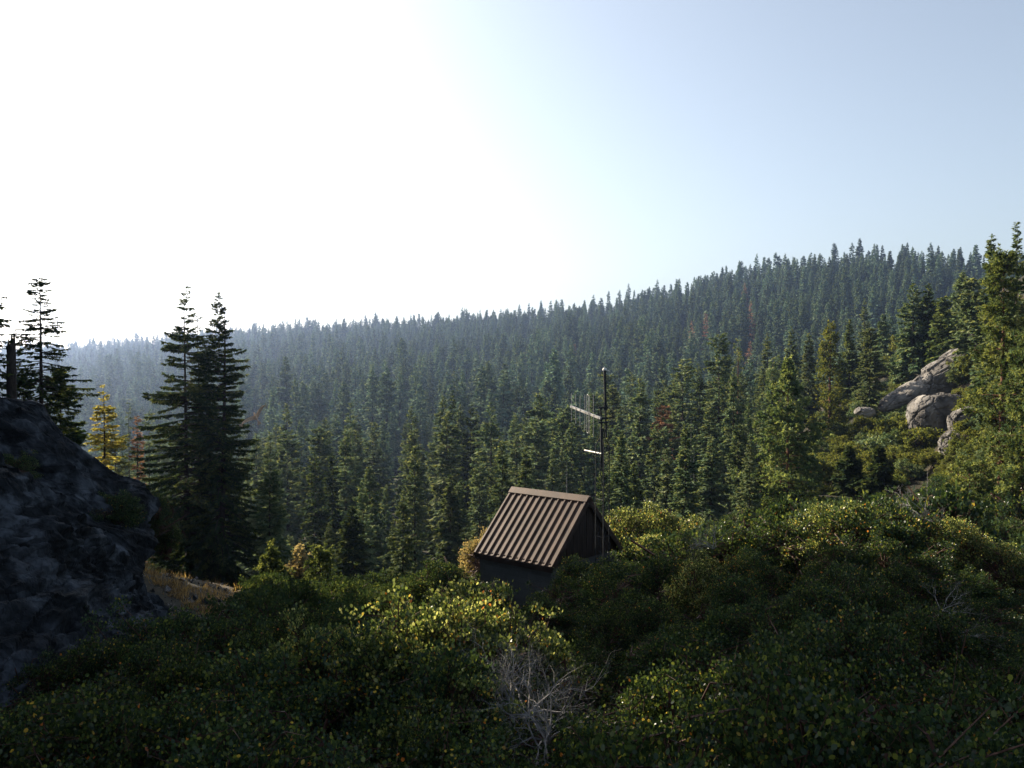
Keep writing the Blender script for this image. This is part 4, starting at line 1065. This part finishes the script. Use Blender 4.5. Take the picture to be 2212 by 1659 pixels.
# ---------------------------------------------------------------- oak shrubs on the right slope
oaks = [shrub('oak_shrub', 700 + k, 3.0, 3.4, 150, 60, .42, .24, (OAK if k != 2 else FIR), BARK, lobes=9, probs=(1,)) for k in range(4)]
rng = np.random.default_rng(9)
cnt = 0; placed = []
used = [False] * 4
OB = []
for px, py in ((2118, 905), (2140, 880), (2150, 930), (2112, 960), (2135, 985), (2165, 960), (2100, 1000), (2090, 860), (2160, 850)):
    p, Dd = hit(px, py, 40, 260); placed.append((p[0], p[1], .6)); OB.append((px, py, p, Dd, .6))
for tr in range(3500):
    px = rng.uniform(1480, 2290); py = rng.uniform(690, 1075)
    if px < 1750 and py < 960: continue
    if py < np.interp(px, [1480, 1750, 1800, 1900, 2050, 2300], [960, 960, 770, 700, 690, 600]): continue
    # leave the granite faces open
    if ((px - 2035) / 74) ** 2 + ((py - 912) / 78) ** 2 < 1: continue
    if ((px - 2085) / 90) ** 2 + ((py - 765) / 34) ** 2 < .8: continue
    p, Dd = hit(px, py, 40, 260)
    if Dd > 235: continue
    s = rng.uniform(.5, 1.15) * (1 if Dd > 95 else .65)
    if px < 1750: s *= .8
    if any(np.hypot(p[0] - a, p[1] - b) < (s + c) * 1.2 for a, b, c in placed): continue
    placed.append((p[0], p[1], s)); OB.append((px, py, p, Dd, s))
    if len(OB) > 230: break
for i_, (px, py, p, Dd, s) in enumerate(OB):
    k = i_ % 4
    root = oaks[k] if not used[k] else copy_tree(oaks[k]); used[k] = True
    root.location = (p[0], p[1], p[2] - .3); root.rotation_euler = (0, 0, rng.uniform(0, 6.28)); root.scale = (s * rng.uniform(.85, 1.2), s, s * rng.uniform(.8, 1.15))
    if px > 1950 and py < 830: w = 'around the upper granite slab'
    elif px > 1880 and py < 980: w = 'beside the cracked outcrop'
    elif px > 1880: w = 'below the cracked outcrop'
    elif px > 1750 and py < 850: w = 'high left of the outcrop'
    elif px > 1750: w = 'right of the bright pine'
    else: w = 'by the bright pine'
    w += (' nearer the shrubs' if py > 1010 else ' halfway up' if py > 900 else '') + (', towards the right edge' if px > 2080 else ', leftmost part' if px < 1830 else '')
    sz = 'large' if s > .95 else 'midsize' if s > .7 else 'small'
    tag(root, f'{sz} olive oak shrub {w}', 'shrub', f'{sz} oak shrubs {w}')
print('oaks', len(OB))

# ---------------------------------------------------------------- near manzanita shrubs
PR = (.44, .42, .12, .015, .005)
PRY = (.30, .36, .20, .10, .04)
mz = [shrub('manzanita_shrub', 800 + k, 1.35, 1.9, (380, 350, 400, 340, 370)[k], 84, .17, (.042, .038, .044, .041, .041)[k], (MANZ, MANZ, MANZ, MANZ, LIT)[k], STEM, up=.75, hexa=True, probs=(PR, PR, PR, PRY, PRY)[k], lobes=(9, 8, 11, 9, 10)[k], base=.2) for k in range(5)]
bare_tw = None
# top line of the shrubs in the photograph
TX = np.array([-400, 0, 90, 170, 260, 330, 420, 500, 600, 640, 700, 760, 900, 935, 1000, 1085, 1115, 1125, 1150, 1200, 1240, 1300, 1400, 1500, 1600, 1700, 1800, 1880, 1950, 2030, 2090, 2150, 2212, 2600])
TY = np.array([1420, 1415, 1395, 1365, 1325, 1298, 1290, 1296, 1305, 1335, 1310, 1285, 1268, 1248, 1258, 1290, 1300, 1375, 1370, 1275, 1215, 1205, 1175, 1120, 1098, 1088, 1062, 1048, 1070, 1090, 1125, 1150, 1185, 1200])
TD = np.interp
def skyl(px): return float(np.interp(px, TX, TY))
def rowD(px): return float(np.interp(px, [-400, 0, 300, 600, 700, 1080, 1130, 1250, 1500, 2212, 2600], [15, 15, 16.5, 17, 13, 12.6, 18, 21, 22, 22, 22]))
def zone(px):
    for lim, w in ((200, 'under the left rock face'), (350, 'beside the brown slope'), (480, 'below the tall dark firs'), (610, 'below the gliding hawk'), (730, 'below the young yellow pines'), (860, 'left end of the bright shrubs'),
                   (1000, 'around the brightest shrub'), (1130, 'above the grey dead twigs'), (1260, 'before the hut corner'), (1390, 'below the antenna tower'), (1520, 'below the fan topped fir'), (1640, 'below the flat topped fir'), (1760, 'below the bright green pine'),
                   (1880, 'below the brown trunked pine'), (1990, 'left of the granite outcrop'), (2100, 'below the granite outcrop')):
        if px < lim: return w
    return 'below the large right pine'
BU = []
rng = np.random.default_rng(31)
def try_bush(px, D_, ytop, rmin=.8, k=None):
    b = at(px, 1300, D_); gz2 = ground(b[0], b[1])[0]; zt = at(px, ytop, D_)[2]; h = zt - gz2
    BU.append([px, D_, b[0], b[1], gz2, h, k])
# main skyline row
px = -60
while px < 3000:
    D_ = rowD(px); wpx = 1.15 / D_ * F
    if 1108 < px < 1150: px += 20; continue
    try_bush(px, D_ + rng.uniform(-.4, .4), skyl(px) + rng.uniform(0, 9) + 4, k=None)
    px += wpx * rng.uniform(.85, 1.05)
for D_ in (6.2, 7.6, 9.2, 11, 13, 15, 17, 19.3):
    step = 1.5 / D_ * F
    px = -250 + rng.uniform(0, step)
    while px < 3300:
        if D_ < rowD(px) - 1.1:
            lim = skyl(px) + (rowD(px) - D_) * 22 + 25
            b = at(px, 1300, D_); gz2 = ground(b[0], b[1])[0]
            zt = min(gz2 + rng.uniform(1.9, 2.7), at(px, lim, D_)[2])
            BU.append([px, D_, b[0], b[1], gz2, zt - gz2, None])
        px += step * rng.uniform(.85, 1.15)
# extra shrubs round the hut
EX = [(960, 1200, 30.5, 0, 'dark green shrub against the left wall of the hut'), (1005, 1215, 28.5, 1, 'shaded shrub touching the left corner of the hut'), (920, 1245, 30, 2, 'low shaded shrub left of the hut'),
      (1365, 1092, 37, 4, 'bright yellow green shrub right behind the hut gable'), (1415, 1098, 38, 4, 'bright yellow green shrub second behind the hut, between gable and skyline shrubs'), (1460, 1112, 36.5, 4, 'yellow green shrub behind the hut, farthest right of three'), (1400, 1150, 33, 4, 'sunlit shrub low at the right of the gable'), (1345, 1190, 30, 1, 'dark shrub at the right foot of the gable'),
      (1222, 1222, 23, 0, 'dark green shrub hiding the right front corner of the hut'), (1270, 1205, 24, 1, 'dark green shrub hiding the base of the antenna tower'), (1325, 1198, 24, 2, 'dark green shrub before the rear half of the gable')]
used = [False] * 5
def put_bush(k, x, y, z, h, s=None):
    root = mz[k] if not used[k] else copy_tree(mz[k]); used[k] = True
    s = s or max(.7, min(1.25, h / 2.1))
    root.location = (x, y, z - .05); root.rotation_euler = (0, 0, rng.uniform(0, 6.28)); root.scale = (s * rng.uniform(.9, 1.15), s * rng.uniform(.9, 1.15), max(.35, h / 2.05))
    return root
for px, D_, x, y, z, h, k in BU:
    if h < .45: continue
    if k is None:
        k = int(rng.choice([0, 1, 2, 3, 4], p=[.36, .35, .27, .01, .01]))
        if 680 < px < 1110 and D_ > 11: k = int(rng.choice([3, 4]))
        if px > 1480 and D_ > 19.5: k = int(rng.choice([3, 4, 0]))
    root = put_bush(k, x, y, z, h)
    w = zone(px)
    if D_ > rowD(px) - 1: b = 'skyline row' if px > 1120 else 'top row'
    elif D_ > 13: b = 'middle row'
    elif D_ > 8.5: b = 'near row'
    else: b = 'nearest row'
    hue = 'yellow flecked' if k > 2 else 'dark green'
    tag(root, f'{hue} manzanita shrub, {b}, {w}', 'shrub', f'{hue} manzanita shrubs, {b}, {w}')
for px, py, D_, k, lab in EX:
    b = at(px, py, D_); gz2 = ground(b[0], b[1])[0]; h = max(1.0, b[2] - gz2)
    root = put_bush(k, b[0], b[1], gz2, h, max(.8, min(1.5, h / 2))); tag(root, lab, 'shrub')
gr = shrub('pale_dry_shrub', 850, 1.6, 2.6, 260, 60, .2, .07, GREY, STEM, up=.6, lobes=8)
b = at(1010, 1125, 35); gz2 = ground(b[0], b[1])[0]; gr.location = (b[0], b[1], gz2); gr.scale = (1.1, 1.1, (b[2] - gz2) / 2.8); tag(gr, 'pale tan dry shrub behind the left roof edge of the hut', 'shrub')
for px, py, D_, s, mt, lab, kk in ((362, 1165, 40, .55, 3, 'small bright yellow shrub on the brown slope under the tall firs', 0), (232, 1068, 27, .8, 0, 'dark green shrub growing on the left rock slope', 1), (300, 1110, 31, .7, 1, 'blue green shrub beside the lit patch of brown slope', 2),
        (322, 1078, 31.5, .75, 1, 'dark shrub at the right end of the back rock slab', 4), (352, 1118, 33, .8, 0, 'dark shrub between the rock slab and the tall firs', 5), (285, 1150, 29, .5, 2, 'low dark shrub where the rock meets the brown slope', 6),
        (20, 985, 23, .5, 2, 'tuft of dark brush on the rock at the left edge', 3)):
    root = copy_tree(mz[mt]); b = at(px, py, D_); root.location = (b[0], b[1], b[2] - 1.6 * s); root.scale = (s, s, s * .9); root.rotation_euler = (0, 0, kk); tag(root, lab, 'shrub')
    root['group'] = 'lone shrubs on rock and slope'

# the sunlit centre shrub
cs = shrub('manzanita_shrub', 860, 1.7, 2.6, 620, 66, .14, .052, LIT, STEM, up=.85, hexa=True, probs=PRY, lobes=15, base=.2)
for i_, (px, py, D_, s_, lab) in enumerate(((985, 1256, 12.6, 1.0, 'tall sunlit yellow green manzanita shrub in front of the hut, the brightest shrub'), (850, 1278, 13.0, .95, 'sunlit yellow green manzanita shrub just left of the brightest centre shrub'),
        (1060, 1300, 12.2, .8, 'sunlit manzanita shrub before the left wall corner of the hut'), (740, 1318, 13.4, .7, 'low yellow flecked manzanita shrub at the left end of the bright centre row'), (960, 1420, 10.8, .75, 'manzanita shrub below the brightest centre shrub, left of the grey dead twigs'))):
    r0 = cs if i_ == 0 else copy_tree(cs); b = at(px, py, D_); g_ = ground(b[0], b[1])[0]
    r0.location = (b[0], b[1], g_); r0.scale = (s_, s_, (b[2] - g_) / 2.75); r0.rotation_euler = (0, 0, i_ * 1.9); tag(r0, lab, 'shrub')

# low brush between the near shrubs and the forest
rng = np.random.default_rng(64)
brush = [shrub('brush_shrub', 870 + k, 2.0, 1.7, 150, 46, .3, .12, (SIL, MANZ)[k], STEM, up=.4, lobes=8, probs=((1,), PR)[k], base=.12) for k in range(2)]
bused = [False, False]; placed = []
for tr in range(1500):
    px = rng.uniform(430, 2300); Dd = rng.uniform(26, 78)
    if px < 1050: Dd = rng.uniform(22, 66)
    if 1050 < px < 1420 and Dd < 36: continue
    if px < 560: continue
    p = at(px, 1000, Dd)
    if abs(p[0] - 1.4) < 4.2 and abs(p[1] - 31.5) < 5: continue
    sc_ = rng.uniform(.6, 1.25) * (.7 if px < 1050 else 1)
    if any(np.hypot(p[0] - a, p[1] - b) < 1.35 * (sc_ + c) for a, b, c in placed): continue
    placed.append((p[0], p[1], sc_))
    k = 0 if px < 1050 else tr % 2; root = brush[k] if not bused[k] else copy_tree(brush[k]); bused[k] = True
    root.location = (p[0], p[1], ground(p[0], p[1])[0] - .15); root.rotation_euler = (0, 0, rng.uniform(0, 6.28)); root.scale = (sc_, sc_, sc_ * rng.uniform(.8, 1.3))
    w = zone(px); rw = 'front' if Dd < 38 else ('middle' if Dd < 52 else 'back')
    hgt = 'high' if sc_ > .95 else 'low'
    tag(root, f'{hgt} dark brush, {rw} row, {w}', 'shrub', f'{hgt} dark brush, {rw} row, {w}')
print('brush', len(placed))

# dead grey twigs
def dead_twigs(px, py, D_, seed, L0, label, lv=5, s=1.0, rot=0, **kw):
    b = at(px, py, D_)
    o = mobj('dead_branches', dead_branch_mesh('dead_branches', seed, L0, DEADW, lv, **kw), None, b); o.scale = (s, s, s); o.rotation_euler = (0, 0, rot)
    tag(o, label, 'dead shrub', 'grey dead twigs among the shrubs'); return o
dead_twigs(1135, 1545, 10.6, 901, .42, 'large tangle of pale grey dead twigs right of the bright centre shrub', 5, r0=.018, n0=12, spread=.6, lenk=.8)
dead_twigs(1180, 1600, 9.4, 902, .38, 'grey dead twig tangle at the bottom edge below the large pale tangle', 5, r0=.014, n0=12, spread=.6, lenk=.8)
dead_twigs(1090, 1480, 11.3, 905, .34, 'upper left part of dead twig thicket touching the bright centre shrub', 5, r0=.014, n0=8, spread=.6, lenk=.8)
dead_twigs(2000, 1345, 14, 903, .4, 'single grey dead branch fan in the shaded shrubs at the right', 4, r0=.016, n0=4, spread=.4, bias=(.7, -.1, .1))
dead_twigs(1985, 1120, 21.6, 904, .42, 'whitish dead branches on the skyline shrubs at the right', 4, r0=.022, n0=6, spread=.6, bias=(0, 0, .4))
#dead_twigs(880, 1400, 12.2, 906, .3, 'thin grey twigs inside the lit centre shrub', 4, r0=.010, n0=8, spread=.7)
dead_twigs(1540, 1180, 21, 907, .32, 'thin grey twigs in the skyline shrubs below the bright pine', 4, r0=.012, n0=8, spread=.7)

# rubble and fallen twigs on the brown slope
rng = np.random.default_rng(15); mb = MB(); n = 0
OCT = np.array([[1, 0, 0], [-1, 0, 0], [0, 1, 0], [0, -1, 0], [0, 0, 1], [0, 0, -1.]]); OF = [[0, 2, 4], [2, 1, 4], [1, 3, 4], [3, 0, 4], [2, 0, 5], [1, 2, 5], [3, 1, 5], [0, 3, 5]]
while n < 700:
    px = rng.uniform(235, 620); py = rng.uniform(1120, 1340)
    p, Dd = hit(px, py, 24, 60); n += 1
    if Dd > 58: continue
    s_ = rng.gamma(1.6, .035) + .015
    V = OCT * rng.uniform(.6, 1.3, (6, 3)) * s_ + rng.normal(0, .15 * s_, (6, 3)) + p
    mb.indexed(V, OF, int(rng.integers(0, 2)))
q0 = np.array([hit(rng.uniform(240, 620), rng.uniform(1125, 1340), 24, 60)[0] for _ in range(160)]) + [0, 0, .03]
mb.sticks(q0, q0 + rng.normal(0, .35, q0.shape) * [1, 1, .15], .012, .005, 1)
o = mobj('rubble', mb.mesh('rubble', [ROCKD, DEADW])); tag(o, 'loose stones and fallen twigs on the brown slope', 'rubble', None, 'stuff')

# dry grass on the brown slope
rng = np.random.default_rng(5); mb = MB()
ps = []
for k in range(420):
    px = rng.uniform(240, 520); py = rng.uniform(1125, 1330)
    if py < 1125 + (px - 240) * .5 - 40 or py > 1150 + (px - 240) * .85 + 30: continue
    p, Dd = hit(px, py, 24, 60)
    ps.append(p)
ps = np.array(ps); q = np.repeat(ps, 26, 0) + rng.normal(0, .14, (len(ps) * 26, 3)) * [1, 1, 0]; q[:, 2] = ground(q[:, 0], q[:, 1])
dd = nrm(rng.normal(0, .45, q.shape) + [0, 0, 1]) * rng.uniform(.12, .4, (len(q), 1))
rhombi(mb, q, dd, .012, rng, rng.integers(0, 3, len(q)), 1.5)
gm = [leaf_mat('dry_grass_tan', (.20, .15, .09), .3), leaf_mat('dry_grass_brown', (.10, .07, .045), .3), leaf_mat('dry_grass_gold', (.32, .24, .13), .35)]
o = mobj('dry_grass', mb.mesh('dry_grass', gm)); tag(o, 'dry tan grass on the brown slope below the left rock', 'grass', None, 'stuff')

# labels: where several look-alikes share a label, say which one by its order in the view
byl = {}
for o in col.objects:
    if o.parent is None and 'label' in o and 'group' in o and 'beyond the left' not in o['label']: byl.setdefault(o['label'], []).append(o)
ORD = ['leftmost', 'second from left', 'third from left', 'fourth from left', 'fifth from left', 'sixth from left', 'seventh from left', 'eighth from left', 'ninth from left', 'tenth from left']
for l, os_ in byl.items():
    if 1 < len(os_) <= 11:
        os_.sort(key=lambda o: o.location.x / max(.1, o.location.y))
        for i_, o in enumerate(os_):
            w = 'rightmost' if i_ == len(os_) - 1 else ORD[i_]
            if len((w + ' ' + l).split()) <= 16: o['label'] = w + ' ' + l
